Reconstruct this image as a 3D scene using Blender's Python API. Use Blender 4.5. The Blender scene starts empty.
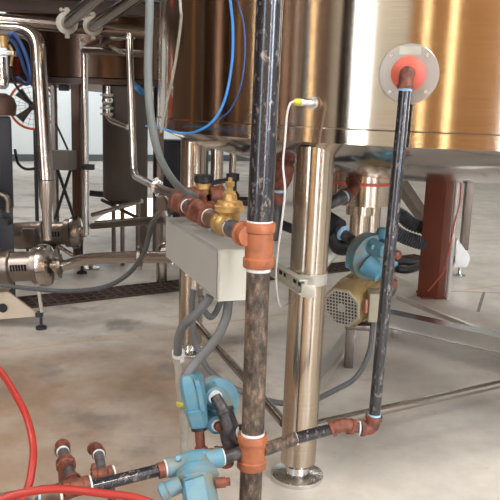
import bpy, bmesh, random
from math import *
from mathutils import Vector as V, Matrix, noise

random.seed(4)
# ---------------------------------------------------------------- camera, world, exposure
FOC = 740.0; PIT = atan(146/740.0); ROL = atan(0.0325); EYE = 1.5
sc = bpy.context.scene
sc.view_settings.view_transform = 'Standard'; sc.view_settings.look = 'None'
sc.view_settings.gamma = 1.0; sc.view_settings.use_curve_mapping = False
sc.view_settings.exposure = -0.12
cF = V((0, cos(PIT), -sin(PIT))); cU0 = V((0, sin(PIT), cos(PIT))); cR0 = V((1, 0, 0))
cR = cR0*cos(ROL) + cU0*sin(ROL); cU = cU0*cos(ROL) - cR0*sin(ROL)
cd = bpy.data.cameras.new('camera'); cam = bpy.data.objects.new('camera', cd)
sc.collection.objects.link(cam); sc.camera = cam
cd.sensor_width = 36; cd.lens = FOC/500*36; cd.clip_end = 200
m = Matrix((cR, cU, -cF)).transposed().to_4x4(); m.translation = V((0, 0, EYE)); cam.matrix_world = m

w = bpy.data.worlds.new('world'); sc.world = w; w.use_nodes = True
w.node_tree.nodes['Background'].inputs[0].default_value = (0.75, 0.87, 1, 1)
w.node_tree.nodes['Background'].inputs[1].default_value = 1.0

sd = bpy.data.lights.new('sun', 'SUN'); sd.energy = 30; sd.angle = 0.01; sd.color = (1, .93, .8)
sun = bpy.data.objects.new('sun', sd); sc.collection.objects.link(sun)
SUNDIR = V((-0.30, -0.35, -1)).normalized()
sun.rotation_euler = SUNDIR.to_track_quat('-Z', 'Y').to_euler()

def area(name, loc, aim, sx, sy, e, col):
    l = bpy.data.lights.new(name, 'AREA'); l.shape = 'RECTANGLE'; l.size = sx; l.size_y = sy; l.energy = e; l.color = col
    o = bpy.data.objects.new(name, l); sc.collection.objects.link(o); o.location = loc
    o.rotation_euler = (V(aim)-V(loc)).to_track_quat('-Z', 'Y').to_euler(); return o
for i, (x, y) in enumerate([(-4, 1), (3.5, 1), (-4, 8), (4.5, 8), (-4, 14.5), (4.5, 14.5)]):
    area('high_bay_light', (x, y, 6.3), (x, y, 0), 1.2, 1.2, (300 if y < 3 else 130 if y < 10 else 80), (1, .955, .9))  # ceiling lamps that double as ambient fill for the closed hall
for x in (-5, 2.5): area('high_bay_light', (x, -3.0, 6.3), (x, -3.0, 0), 1.2, 1.2, 260, (1, .955, .9))  # two more lamps added to lift the front wall and near floor
area('daylight_front', (6.9, -4.8, 2.9), (1.5, 4, 0), 2.0, 3.2, 420, (.9, .96, 1))  # area lamp added at the front wall to brighten the floor
area('daylight_rear', (-4, 15.8, 4.0), (-5, 19, 1.6), 5, 2, 170, (.85, .94, 1))  # area lamp inside the hall, aimed at the back wall

# ---------------------------------------------------------------- points
def ray(x, y): return cF*FOC + cR*(x-250) + cU*(250-y)
def P(x, y, Y):
    d = ray(x, y); t = Y/d.y; return V((d.x*t, Y, EYE+d.z*t))
def G(x, y, h=0.0):
    d = ray(x, y); t = (h-EYE)/d.z; return V((d.x*t, d.y*t, h))

# ---------------------------------------------------------------- materials
def lin(c): return tuple((v/12.92 if v <= .04045 else ((v+.055)/1.055)**2.4) for v in (a/255 for a in c))
class M_:
    def __init__(s, name):
        s.m = bpy.data.materials.new(name); s.m.use_nodes = True; s.nt = s.m.node_tree
        s.b = s.nt.nodes['Principled BSDF']; s.tc = s.nt.nodes.new('ShaderNodeTexCoord')
    def n(s, t, **k):
        nd = s.nt.nodes.new(t)
        for a, v in k.items(): setattr(nd, a, v)
        return nd
    def l(s, a, b): s.nt.links.new(a, b)
    def noise(s, scale, detail=4, sc3=(1, 1, 1), rough=.55):
        mp = s.n('ShaderNodeMapping'); mp.inputs['Scale'].default_value = sc3
        s.l(s.tc.outputs['Object'], mp.inputs[0])
        nz = s.n('ShaderNodeTexNoise'); nz.inputs['Scale'].default_value = scale; nz.inputs['Detail'].default_value = detail
        nz.inputs['Roughness'].default_value = rough
        s.l(mp.outputs[0], nz.inputs['Vector']); return nz.outputs['Fac']
    def ramp(s, fac, stops):
        r = s.n('ShaderNodeValToRGB'); e = r.color_ramp.elements
        while len(e) > 1: e.remove(e[0])
        e[0].position = stops[0][0]; e[0].color = (*stops[0][1], 1)
        for p, c in stops[1:]:
            q = e.new(p); q.color = (*c, 1)
        s.l(fac, r.inputs[0]); return r.outputs[0]
    def mix(s, fac, a, b):
        x = s.n('ShaderNodeMix', data_type='RGBA')
        if hasattr(fac, 'links'): s.l(fac, x.inputs[0])
        else: x.inputs[0].default_value = fac
        for i, v in ((6, a), (7, b)):
            if hasattr(v, 'links'): s.l(v, x.inputs[i])
            else: x.inputs[i].default_value = (*v, 1)
        return x.outputs[2]
    def col(s, v):
        if hasattr(v, 'links'): s.l(v, s.b.inputs['Base Color'])
        else: s.b.inputs['Base Color'].default_value = (*v, 1)
    def set(s, metal=0, rough=.5, coat=0, spec=None):
        s.b.inputs['Metallic'].default_value = metal; s.b.inputs['Roughness'].default_value = rough
        s.b.inputs['Coat Weight'].default_value = coat
        if spec is not None: s.b.inputs['Specular IOR Level'].default_value = spec
    def bump(s, fac, st=.3, dist=.002):
        b = s.n('ShaderNodeBump'); b.inputs['Strength'].default_value = st; b.inputs['Distance'].default_value = dist
        s.l(fac, b.inputs['Height']); s.l(b.outputs[0], s.b.inputs['Normal'])

def plain(name, c, rough=.5, metal=0, vary=.25, scale=30, c2=None, coat=0, bump=0, lo=.35, hi=.65, spec=None):
    k = M_(name); a = lin(c); b = lin(c2) if c2 else tuple(v*(1-vary) for v in a)
    k.col(k.ramp(k.noise(scale), [(lo, a), (hi, b)])); k.set(metal, rough, coat, spec)
    if bump: k.bump(k.noise(scale*3), bump)
    return k.m
def steel(name, c, rough=.25, brush=(1, 1, 60), aniso=0.0, vary=.15, bst=.08):
    k = M_(name); a = lin(c); f = k.noise(4, 3, brush, .6)
    k.col(k.ramp(f, [(.3, a), (.7, tuple(v*(1-vary) for v in a))])); k.set(1, rough)
    mr = k.n('ShaderNodeMapRange'); mr.inputs['To Min'].default_value = rough*.8; mr.inputs['To Max'].default_value = rough*1.25
    k.l(k.noise(3, 5), mr.inputs[0]); k.l(mr.outputs[0], k.b.inputs['Roughness'])
    if aniso:
        t = k.n('ShaderNodeTangent', direction_type='RADIAL', axis='Z')
        k.l(t.outputs[0], k.b.inputs['Tangent']); k.b.inputs['Anisotropic'].default_value = aniso; k.b.inputs['Anisotropic Rotation'].default_value = .25
    if bst: k.bump(k.noise(12, 2, brush), bst, .0005)
    return k.m
def emis(name, c, e):
    k = M_(name); k.col(lin(c)); k.b.inputs['Emission Color'].default_value = (*lin(c), 1); k.b.inputs['Emission Strength'].default_value = e
    return k.m

M = dict(
    tank=steel('brushed_tank_steel', (206, 190, 170), .125, (1, 1, 90), .8),
    tankb=steel('tank_underside_steel', (205, 200, 195), .13, (1, 1, 1), 0, .12, 0),
    leg=steel('brushed_leg_steel', (194, 180, 164), .2, (1, 1, 60), .6),
    steel=steel('sanitary_steel', (182, 174, 166), .22, (1, 1, 1), 0, .1, 0),
    bsteel=steel('shadowed_brown_steel', (128, 116, 108), .17, (1, 1, 1), 0, .2, 0), plate2=plain('brushed_grey_plate', (168, 162, 156), .35, .6, .08, 10),  # bsteel: darker, browner steel for the overhead pipes
    dsteel=steel('dull_steel', (142, 130, 122), .38, (1, 1, 1), 0, .25, 0),
    chrome=steel('bright_steel', (225, 225, 225), .2, (1, 1, 1), 0, .1, 0),
    satin=steel('satin_frame_steel', (228, 224, 218), .38, (1, 1, 1), 0, .1, 0),
    gal=plain('galvanised_strut_steel', (186, 182, 170), .42, .35, .15, 15),
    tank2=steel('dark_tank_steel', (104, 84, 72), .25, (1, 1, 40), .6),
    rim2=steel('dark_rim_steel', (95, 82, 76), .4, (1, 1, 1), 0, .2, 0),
    tape=plain('sealing_tape', (222, 226, 226), .6, 0, .2, 60),
    btape=plain('pale_blue_sealing_tape', (150, 190, 215), .6, 0, .2, 60),
    brass=plain('cast_brass', (206, 168, 104), .42, .5, .35, 25, (150, 118, 74)),
    copper=plain('orange_cast_iron', (172, 100, 62), .55, .1, 0, 26, (140, 84, 58), bump=.3),
    rust=plain('rusty_cast_iron', (134, 74, 52), .55, .15, 0, 34, (76, 46, 38), bump=.4),
    bronze=plain('brown_nipple', (128, 98, 76), .5, .3, 0, 28, (88, 70, 58)),
    greynip=plain('grey_iron_nipple', (98, 96, 98), .5, .3, 0, 30, (66, 64, 66)),
    blue=plain('blue_cast_paint', (70, 128, 156), .42, 0, 0, 16, (104, 140, 148), bump=.25),
    bluedirt=plain('weathered_blue_paint', (82, 134, 154), .5, 0, 0, 17, (126, 122, 104), bump=.3),
    plate=plain('pale_flange_plate', (196, 190, 184), .35, .3, .06, 10),
    box=plain('grey_enclosure_paint', (160, 158, 152), .5, 0, .06, 6),
    boxend=plain('cream_enclosure_paint', (200, 198, 186), .5, 0, .05, 6),
    hose=plain('grey_conduit_jacket', (98, 98, 98), .55, 0, .15, 20),
    dhose=plain('dark_grey_conduit_jacket', (84, 86, 88), .5, 0, .2, 20),
    ghose=plain('greenish_grey_hose', (106, 112, 110), .5, 0, .1, 10),
    emt=plain('dusty_galvanised_tube', (176, 172, 160), .5, .3, .2, 25),
    yellow=plain('yellow_band', (205, 200, 70), .5), red=plain('red_rubber_hose', (162, 44, 36), .42, 0, .15, 8),
    redg=plain('red_gasket', (205, 95, 78), .5, 0, .1, 20), btube=plain('blue_air_tube', (60, 140, 215), .35, 0, .1, 5),
    dbtube=plain('dark_blue_air_tube', (32, 72, 130), .35, 0, .1, 5),
    wht=plain('white_cable', (205, 200, 195), .5, 0, .05), black=plain('black_rubber', (26, 26, 29), .5, 0, .2),
    dark=plain('dark_painted_metal', (38, 38, 44), .45, 0, .2, 6), primer=plain('red_oxide_primer', (116, 54, 32), .55, 0, .15, 3),
    primer2=plain('dark_red_primer', (122, 56, 36), .6, 0, .15, 3),
    motor=plain('khaki_motor_paint', (192, 164, 116), .32, .6, .15, 12), jb=plain('beige_box_paint', (176, 166, 140), .5, 0, .1, 8),
    base=plain('beige_base_plate', (206, 190, 168), .4, .2, .08, 6), corr=plain('black_corrugated_plastic', (80, 83, 90), .5, 0, .15),
    beam=plain('brown_beam_paint', (92, 66, 52), .5, .2, .3, 4), orange=plain('orange_paint', (255, 95, 30), .5, 0, .05),
    orange2=plain('orange_ring_paint', (215, 100, 60), .5, 0, .05), grate=plain('rusty_grate_iron', (78, 58, 50), .7, .2, .3, 30),
    void=plain('drain_shadowed_iron', (20, 15, 14), .9), plastic=plain('milky_plastic', (205, 212, 205), .5, 0, .2, 8),  # void: near-black colour painted in for the shade of recesses
    galdark=plain('grey_drum_paint', (92, 84, 78), .5, .3, .2, 3), greybox=plain('dusty_grey_box', (120, 116, 110), .6, 0, .15, 8),
    ceil=plain('ceiling_paint', (150, 140, 128), .8, 0, .1, 1), wallm=plain('white_wall_panel', (226, 232, 232), .7, 0, .04, 1),
    wallw=plain('tan_wall_panel', (196, 150, 100), .6, 0, .25, .6), wallb=plain('brown_wall_panel', (104, 78, 62), .6, 0, .3, .7),
    bbm=plain('grey_baseboard', (92, 98, 104), .6, 0, .1, 4), pane=emis('daylit_window', (225, 238, 255), 17.0),
    panew=emis('warm_lit_window', (255, 226, 178), 9.0), label=plain('pink_rating_label', (200, 110, 100), .5),
    darkpan=plain('black_control_panel', (30, 29, 30), .4))

# black pipe: glossy paint with pale specks and scuffs
k = M_('black_pipe_lacquer')
f1 = k.ramp(k.noise(60, 6, (1, 1, .5), .7), [(.55, (0, 0, 0)), (.68, (1, 1, 1))])
k.col(k.mix(f1, lin((42, 42, 46)), lin((140, 130, 124)))); k.set(.3, .26, .5)
k.bump(k.noise(90), .15); M['bpipe'] = k.m
k = M_('worn_black_pipe')
k.col(k.ramp(k.noise(45, 6, (1, 1, .45), .7), [(.36, lin((48, 42, 38))), (.52, lin((92, 78, 66))), (.66, lin((142, 120, 102)))])); k.set(.2, .5)
k.bump(k.noise(90), .2); M['wpipe'] = k.m
k = M_('dark_steel_pipe')
k.col(k.ramp(k.noise(22, 6, (1, 1, .6), .7), [(.38, lin((46, 46, 50))), (.62, lin((92, 88, 86)))])); k.set(.3, .4); M['dpipe'] = k.m

# concrete floor
k = M_('stained_concrete')
n1 = k.noise(.55, 6, (1, .7, 1), .6); n2 = k.noise(5, 8, (1, 1, 1), .7); n3 = k.noise(1.3, 6, (1, .8, 1), .6)
base = k.ramp(n1, [(.35, lin((188, 181, 171))), (.55, lin((210, 204, 194))), (.7, lin((222, 217, 208)))])
base = k.mix(k.ramp(n2, [(.35, (0, 0, 0)), (.75, (.35, .35, .35))]), base, lin((150, 140, 130)))
sx = k.n('ShaderNodeSeparateXYZ'); k.l(k.tc.outputs['Object'], sx.inputs[0])
def mr(v, a, b, c=0, d=1):
    q = k.n('ShaderNodeMapRange', interpolation_type='SMOOTHSTEP'); k.l(v, q.inputs[0])
    for i, z in enumerate((a, b, c, d)): q.inputs[i+1].default_value = z
    return q.outputs[0]
def mth(op, a, b=None):
    q = k.n('ShaderNodeMath', operation=op)
    for i, z in enumerate((a, b)):
        if z is None: continue
        if hasattr(z, 'links'): k.l(z, q.inputs[i])
        else: q.inputs[i].default_value = z
    return q.outputs[0]
ja, jb_ = G(0, 352), G(180, 328); jd = (jb_-ja).normalized()
sgn_ = mth('ADD', mth('ADD', mth('MULTIPLY', sx.outputs[0], -jd.y), mth('MULTIPLY', sx.outputs[1], jd.x)), jd.y*ja.x-jd.x*ja.y)
mx = mr(sx.outputs[0], -.45, .3, 1, 0); my = mr(sgn_, -.25, .0, 1, .12)
stn = mth('MULTIPLY', mth('MULTIPLY', mx, my), mth('MULTIPLY_ADD' if 0 else 'MULTIPLY', k.ramp(n3, [(.3, (.25,)*3), (.6, (1,)*3)]), .85))
base = k.mix(stn, base, lin((138, 108, 80)))
blot = mth('MULTIPLY', mr(k.noise(1.7, 6, (1, 1, 1), .65), .50, .66), mr(sx.outputs[0], -.2, .2, .7, .15))
base = k.mix(blot, base, lin((112, 106, 102)))
rst = mth('MULTIPLY', mr(k.noise(3.6, 5, (1, 1, 1), .6), .6, .74), .5)
base = k.mix(rst, base, lin((150, 104, 62)))
def joint(x0, y0, x1, y1, wd=.008, ext=True):
    d = V((x1-x0, y1-y0)); L = d.length; d /= L; nx, ny = -d.y, d.x
    e = mth('ABSOLUTE', mth('ADD', mth('ADD', mth('MULTIPLY', sx.outputs[0], nx), mth('MULTIPLY', sx.outputs[1], ny)), -(x0*nx+y0*ny)))
    ln = mth('LESS_THAN', e, wd)
    if not ext:
        tt = mth('ADD', mth('ADD', mth('MULTIPLY', sx.outputs[0], d.x), mth('MULTIPLY', sx.outputs[1], d.y)), -(x0*d.x+y0*d.y))
        ln = mth('MULTIPLY', ln, mth('MULTIPLY', mth('GREATER_THAN', tt, 0), mth('LESS_THAN', tt, L)))
    return ln
a, b = G(0, 352), G(180, 328); c, d = G(446, 291), G(500, 293); e, f = G(484, 292), G(478, 312)
base = k.mix(mth('MULTIPLY', joint(a.x, a.y, b.x, b.y, .014), .75), base, lin((196, 164, 124)))
js = mth('MAXIMUM', 0.0 if 0 else joint(e.x, e.y, f.x, f.y, .010, False), mth('MAXIMUM', joint(c.x, c.y, d.x, d.y, .008, False), joint(e.x, e.y, f.x, f.y, .012, False)))
base = k.mix(mth('MULTIPLY', js, .8), base, lin((70, 62, 55)))
k.col(base); k.set(0, .42, 0, .5)
k.l(mr(n2, .3, .7, .36, .55), k.b.inputs['Roughness']); k.bump(n2, .12, .004); M['floor'] = k.m

# ---------------------------------------------------------------- mesh helpers
def frame(d, up=V((0, 0, 1))):
    d = d.normalized(); u = up - d*up.dot(d)
    if u.length < 1e-3: u = V((0, 1, 0)) - d*d.y
    u.normalize(); return d.cross(u).normalized(), u
def smooth_path(pts, bend, n=8):
    pts = [V(p) for p in pts]
    if bend <= 0 or len(pts) < 3: return pts
    out = [pts[0]]
    for i in range(1, len(pts)-1):
        a, b, c = pts[i-1], pts[i], pts[i+1]; la, lc = (a-b).length, (c-b).length
        t = min(bend, la*.49, lc*.49); p0 = b+(a-b)/la*t; p2 = b+(c-b)/lc*t
        for j in range(n+1):
            s = j/n; out.append(p0*(1-s)**2 + b*2*s*(1-s) + p2*s*s)
    out.append(pts[-1]); return out
def spline(pts, n=10):
    pts = [V(p) for p in pts]; q = [pts[0]*2-pts[1]]+pts+[pts[-1]*2-pts[-2]]; out = []
    for i in range(1, len(q)-2):
        for j in range(n):
            t = j/n; a, b, c, d = q[i-1:i+3]
            out.append(.5*((2*b)+(c-a)*t+(2*a-5*b+4*c-d)*t*t+(-a+3*b-3*c+d)*t**3))
    out.append(pts[-1]); return out
class B:
    def __init__(s): s.bm = bmesh.new(); s.cut = None
    def mark(s): s.cut = len(s.bm.faces); return s
    def rings(s, rs, cap=True):
        for a, b in zip(rs, rs[1:]):
            n = len(a)
            for i in range(n): s.bm.faces.new((a[i], a[(i+1) % n], b[(i+1) % n], b[i]))
        if cap:
            s.bm.faces.new(list(reversed(rs[0]))); s.bm.faces.new(rs[-1])
    def tube(s, pts, r, seg=16, bend=0, cap=True):
        pts = smooth_path(pts, bend); q = [pts[0]]
        for p in pts[1:]:
            if (p-q[-1]).length > 1e-5: q.append(p)
        pts = q; rs = []; u = None
        for i, p in enumerate(pts):
            t = (pts[min(i+1, len(pts)-1)]-pts[max(i-1, 0)]).normalized()
            if u is None: _, u = frame(t)
            else: u = (u-t*u.dot(t)).normalized()
            v = t.cross(u); rr = r[i] if isinstance(r, (list, tuple)) else r
            if i and i < len(pts)-1:
                c = max(.5, (pts[i]-pts[i-1]).normalized().dot(t))
            rs.append([s.bm.verts.new(p+(u*cos(a)+v*sin(a))*rr) for a in (2*pi*j/seg for j in range(seg))])
        s.rings(rs, cap); return s
    def lathe(s, A, D, prof, seg=32, cap=True, sq=None):
        A = V(A); D = V(D).normalized(); x, y = frame(D); rs = []
        for t, r in prof:
            rs.append([s.bm.verts.new(A+D*t+(x*cos(a)+y*sin(a))*max(r, 1e-4)) for a in (2*pi*(j+.5)/seg for j in range(seg))])
        s.rings(rs, cap); return s
    def box(s, c, size, ax=None, bev=0.0):
        c = V(c); X, Y, Z = ax if ax else (V((1, 0, 0)), V((0, 1, 0)), V((0, 0, 1)))
        r = bmesh.ops.create_cube(s.bm, size=1.0); vs = r['verts']
        for v in vs: v.co = c + X*v.co.x*size[0] + Y*v.co.y*size[1] + Z*v.co.z*size[2]
        if bev:
            es = list({e for v in vs for e in v.link_edges}); bmesh.ops.bevel(s.bm, geom=es, offset=bev, segments=2, affect='EDGES', profile=.6)
        return s
    def bar(s, A, Bp, w, h, up=V((0, 0, 1)), bev=0.0):
        A, Bp = V(A), V(Bp); d = Bp-A; x, u = frame(d, up)
        return s.box((A+Bp)/2, (d.length, w, h), (d.normalized(), x, u), bev)
    def prism(s, poly, n, th):
        n = V(n).normalized()*th; a = [s.bm.verts.new(V(p)) for p in poly]; b = [s.bm.verts.new(V(p)+n) for p in poly]
        s.bm.faces.new(list(reversed(a))); s.bm.faces.new(b); k = len(a)
        for i in range(k): s.bm.faces.new((a[i], a[(i+1) % k], b[(i+1) % k], b[i]))
        return s
    def ball(s, c, r, sc3=(1, 1, 1), ax=None, seg=24):
        c = V(c); X, Y, Z = ax if ax else (V((1, 0, 0)), V((0, 1, 0)), V((0, 0, 1)))
        q = bmesh.ops.create_uvsphere(s.bm, u_segments=seg, v_segments=seg//2, radius=r)
        for v in q['verts']: v.co = c + X*v.co.x*sc3[0] + Y*v.co.y*sc3[1] + Z*v.co.z*sc3[2]
        return s
    def tri_clamp(s, c, d, r):       # sanitary clamp: two ferrules, band, wing bolt
        d = V(d).normalized(); x, u = frame(d); c = V(c)
        s.lathe(c-d*r*.55, d, [(0, r), (r*.3, r*1.5), (r*.3, r*1.62), (r*.8, r*1.62), (r*.8, r*1.5), (r*1.1, r)], 28)
        for g in (1, -1):
            s.box(c+u*g*r*1.85, (r*.5, r*.5, r*.6), (d, x, u), r*.06)
        s.tube([c+u*r*1.85-x*r*.5, c+u*r*1.85+x*r*1.1], r*.16, 8); s.lathe(c+u*r*1.85+x*r*.7, x, [(0, r*.3), (r*.3, r*.3)], 6)
        return s

root_loc = {}
def obj(name, b, mat, parent=None, origin=None, ang=35, **tags):
    bm = b.bm
    bmesh.ops.recalc_face_normals(bm, faces=bm.faces)
    if origin is None: origin = root_loc[parent.name] if parent else V((0, 0, 0))
    origin = V(origin)
    for v in bm.verts: v.co -= origin
    me = bpy.data.meshes.new(name); bm.to_mesh(me); bm.free()
    for p in me.polygons: p.use_smooth = True
    me.set_sharp_from_angle(angle=radians(ang))
    o = bpy.data.objects.new(name, me); sc.collection.objects.link(o); [me.materials.append(M[q_]) for q_ in ([mat] if isinstance(mat, str) else mat)]
    if b.cut is not None:
        for p in me.polygons[b.cut:] if False else list(me.polygons)[b.cut:]: p.material_index = 1
    if parent: o.parent = parent; o.location = origin-root_loc[parent.name]
    else: o.location = origin
    root_loc[o.name] = origin
    for a, v in tags.items(): o[a] = v
    return o
def thing(name, label, cat, loc, group=None):
    o = bpy.data.objects.new(name, None); sc.collection.objects.link(o); o.empty_display_size = .1
    o.location = V(loc); root_loc[o.name] = V(loc); o['label'] = label; o['category'] = cat
    if group: o['group'] = group
    return o
def one(name, b, mat, label, cat, origin=None, group=None):
    o = obj(name, b, mat, None, origin if origin is not None else None); o['label'] = label; o['category'] = cat
    if group: o['group'] = group
    return o
def struct(name, b, mat, parent=None):
    o = obj(name, b, mat, parent)
    if not parent: o['kind'] = 'structure'
    return o

# ---------------------------------------------------------------- the hall
HX0, HX1, HY0, HY1, HZ = -9.0, 12.0, -5.0, 24.0, 7.0
struct('floor', B().box(((HX0+HX1)/2, (HY0+HY1)/2, -.1), (HX1-HX0+.6, HY1-HY0+.6, .2)), 'floor')
# ceiling with an opening added so the sun lands on the floor patch
pc = (G(97, 233)+G(165, 206))/2; kx = 7.0/abs(SUNDIR.z)
pc.y += .8
sk = V((pc.x, pc.y, 0)) - SUNDIR*kx; hx, hy = .42, 1.25
cb = B()
for x0, x1, y0, y1 in ((HX0, sk.x-hx, HY0, HY1), (sk.x+hx, HX1, HY0, HY1), (sk.x-hx, sk.x+hx, HY0, sk.y-hy), (sk.x-hx, sk.x+hx, sk.y+hy, HY1)):
    cb.box(((x0+x1)/2, (y0+y1)/2, HZ+.06), (x1-x0, y1-y0, .12))
struct('ceiling', cb, 'ceil')
A_, B_ = G(60, 161), G(115, 161); sl = (B_-A_).normalized()
def bw(x): return A_ + sl*((x-A_.x)/sl.x)
wl, wr = bw(HX0), bw(HX1); nrm = V((-sl.y, sl.x, 0))
struct('wall_back', B().prism([wl, wr, wr+V((0, 0, HZ)), wl+V((0, 0, HZ))], nrm, .15), 'wallm')
struct('baseboard_back', B().prism([wl-nrm*.03, wr-nrm*.03, wr-nrm*.03+V((0, 0, .16)), wl-nrm*.03+V((0, 0, .16))], nrm, .03), 'bbm')
struct('wall_left', B().box((HX0-.1, (HY0+HY1)/2, HZ/2), (.2, HY1-HY0+.4, HZ)), 'wallb')
struct('wall_right', B().box((HX1+.1, (HY0+HY1)/2, HZ/2), (.2, HY1-HY0+.4, HZ)), 'wallm')
struct('wall_front', B().box(((HX0+HX1)/2, HY0-.1, HZ/2), (HX1-HX0+.4, .2, HZ)), 'wallw')
def window_front(i, x0, x1, z0, z1, pane='pane'):
    y = HY0+.02; fr = B(); t = .07
    for a, b in (((x0, z0), (x1, z0)), ((x0, z1), (x1, z1)), ((x0, z0), (x0, z1)), ((x1, z0), (x1, z1))):
        fr.bar((a[0], y+.02, a[1]), (b[0], y+.02, b[1]), t, t, V((0, 1, 0)))
    o = struct('window_%d' % i, fr, 'galdark')
    root_loc[o.name] = V((0, 0, 0))
    obj('pane', B().box(((x0+x1)/2, y, (z0+z1)/2), (x1-x0, .02, z1-z0)), pane, o)
window_front(1, -6.35, -5.15, .1, 5.2)
struct('door_1', B().box((-7.6, HY0+.04, 2.7), (2.7, .06, 5.4)).box((-3.95, HY0+.04, 2.7), (2.5, .06, 5.4)), 'wallm')  # unseen white panels added to lighten the tank's reflection beside the pane
window_front(2, -1.9, -1.7, .3, 5.4, 'panew')  # narrow glowing pane added for a bright streak in the tank
window_front(3, -.6, -.38, .3, 5.4, 'panew')  # second thin glowing strip, added for its reflected streak
window_front(4, 2.2, 3.3, .3, 5.0)
window_front(7, 5.8, 8.0, 1.0, 4.6)
def window_side(i, y0, y1, z0, z1, pane='pane'):
    x = HX0+.02; fr = B(); t = .07
    for a, b in (((y0, z0), (y1, z0)), ((y0, z1), (y1, z1)), ((y0, z0), (y0, z1)), ((y1, z0), (y1, z1))):
        fr.bar((x+.02, a[0], a[1]), (x+.02, b[0], b[1]), t, t, V((1, 0, 0)))
    o = struct('window_%d' % i, fr, 'galdark'); root_loc[o.name] = V((0, 0, 0))
    obj('pane', B().box((x, (y0+y1)/2, (z0+z1)/2), (.02, y1-y0, z1-z0)), pane, o)
window_side(5, -3.2, -3.0, .3, 5, 'panew')  # slim glowing side pane added to streak the shell's reflection
window_side(6, 1.6, 1.72, .5, 5, 'panew')  # another slim glow added at the side for a reflected streak
for i_, (px_, py_) in enumerate(((-7.6, -.8), (-7.4, .9), (-7.2, 2.9), (-6.6, 4.6), (-6.4, 5.6), (-6.3, 6.3))): struct('trim_%d' % (i_+1), B().box((px_, py_, 3.5), (.16, .16, 7)), ['wallm', 'greybox', 'wallw'][i_ % 3])  # unseen posts added to put vertical streaks in the tank's reflection

# trench drain with a grate crossing the floor
d0, d1 = (G(30, 297)+G(30, 309))/2, (G(180, 282)+G(180, 290))/2
dd = (d1-d0).normalized(); dn = V((-dd.y, dd.x, 0)); W_ = .30
s0, s1 = d0-dd*.05, d0+dd*4.05
dr = thing('trench_drain', 'long rusty iron grate of a trench drain crossing the concrete floor', 'drain', (s0+s1)/2)
obj('channel', B().bar(s0+V((0, 0, .002)), s1+V((0, 0, .002)), W_, .004), 'void', dr)  # flat dark strip painted for the shaded pit under the grate
g = B(); L = (s1-s0).length; n = int(L/.075)
for i in range(n+1):
    p = s0+dd*(L*i/n); g.bar(p-dn*W_/2+V((0, 0, .008)), p+dn*W_/2+V((0, 0, .008)), .018, .01)
for q in (-.5, -.25, 0, .25, .5):
    g.bar(s0+dn*W_*q+V((0, 0, .009)), s1+dn*W_*q+V((0, 0, .009)), .014, .012)
obj('grate', g, 'grate', dr)

# ---------------------------------------------------------------- the big tank
TC = V((0.925, 3.912, 0)); TR = 1.42; RZ = 1.372
tank = thing('brewing_tank', 'large brushed stainless steel tank on tall round legs filling the upper right', 'tank', TC)
sh = B(); o = V((TC.x, TC.y, 0))
sh.lathe(o, (0, 0, 1), [(RZ+.055, TR), (3.6, TR), (3.8, TR-.15), (3.95, .3)], 160)
obj('shell', sh, 'tank', tank, TC)
obj('rim_band', B().lathe(o, (0, 0, 1), [(RZ, TR-.02), (RZ, TR+.004), (RZ+.05, TR+.004), (RZ+.054, TR+.001), (RZ+.054, TR-.02)], 160), 'tank', tank, TC)
obj('bottom_cone', B().lathe(o, (0, 0, 1), [(RZ+.002, TR-.012), (RZ-.02, TR-.05), (RZ-.07, 1.25), (RZ-.14, .95), (RZ-.19, .6), (RZ-.215, .3), (RZ-.22, .05)], 120), 'tankb', tank, TC)
L1 = G(297, 477); L2 = G(190, 353)
legs = [L1, L2]
a1 = atan2(L1.y-TC.y, L1.x-TC.x)
for kk in (2, 3, 4): legs.append(V((TC.x+1.3*cos(a1-kk*radians(72)), TC.y+1.3*sin(a1-kk*radians(72)), 0)))
for i, lp in enumerate(legs):
    r = .0715
    lg = obj('leg', B().lathe(lp, (.007 if i == 0 else 0, 0, 1), [(.06, r*.8), (.075, r), (RZ-.05, r+.002), (RZ-.05, r+.004), (RZ-.02, r+.004), (RZ-.02, r)], 48), 'leg', tank, lp)
    obj('foot', B().lathe(lp, (0, 0, 1), [(0, .105), (.008, .108), (.018, .106), (.026, .07), (.03, .05), (.062, .045), (.062, .03)], 40)
        .lathe(lp+V((.06, -.062, .015)), (0, 0, 1), [(0, .009), (.014, .009)], 6), 'chrome', lg, lp)
# manhole flange and elbow stub on the shell
fc = P(409, 74, 2.56); fd = V((fc.x-TC.x, fc.y-TC.y, 0)).normalized(); fc = V((TC.x, TC.y, fc.z))+fd*TR
fl = obj('inlet_flange', B().lathe(fc-fd*.02, fd, [(0, .1), (.024, .1), (.027, .097), (.027, .02)], 56), 'plate2', tank)
obj('gasket', B().lathe(fc+fd*.008, fd, [(0, .058), (.006, .058), (.014, .045), (.02, .028), (.02, .01)], 40), 'redg', fl)
x_, u_ = frame(fd)
obj('label_plate', B().box(fc+fd*.008+u_*.076, (.07, .002, .026), (x_, fd, u_)), 'gal', fl)
for i in range(4):
    a = i*pi/2+.75; p = fc+fd*.007+(x_*cos(a)+u_*sin(a))*.084; obj('bolt', B().lathe(p, fd, [(0, .006), (.005, .006)], 6), 'chrome', fl)
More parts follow.
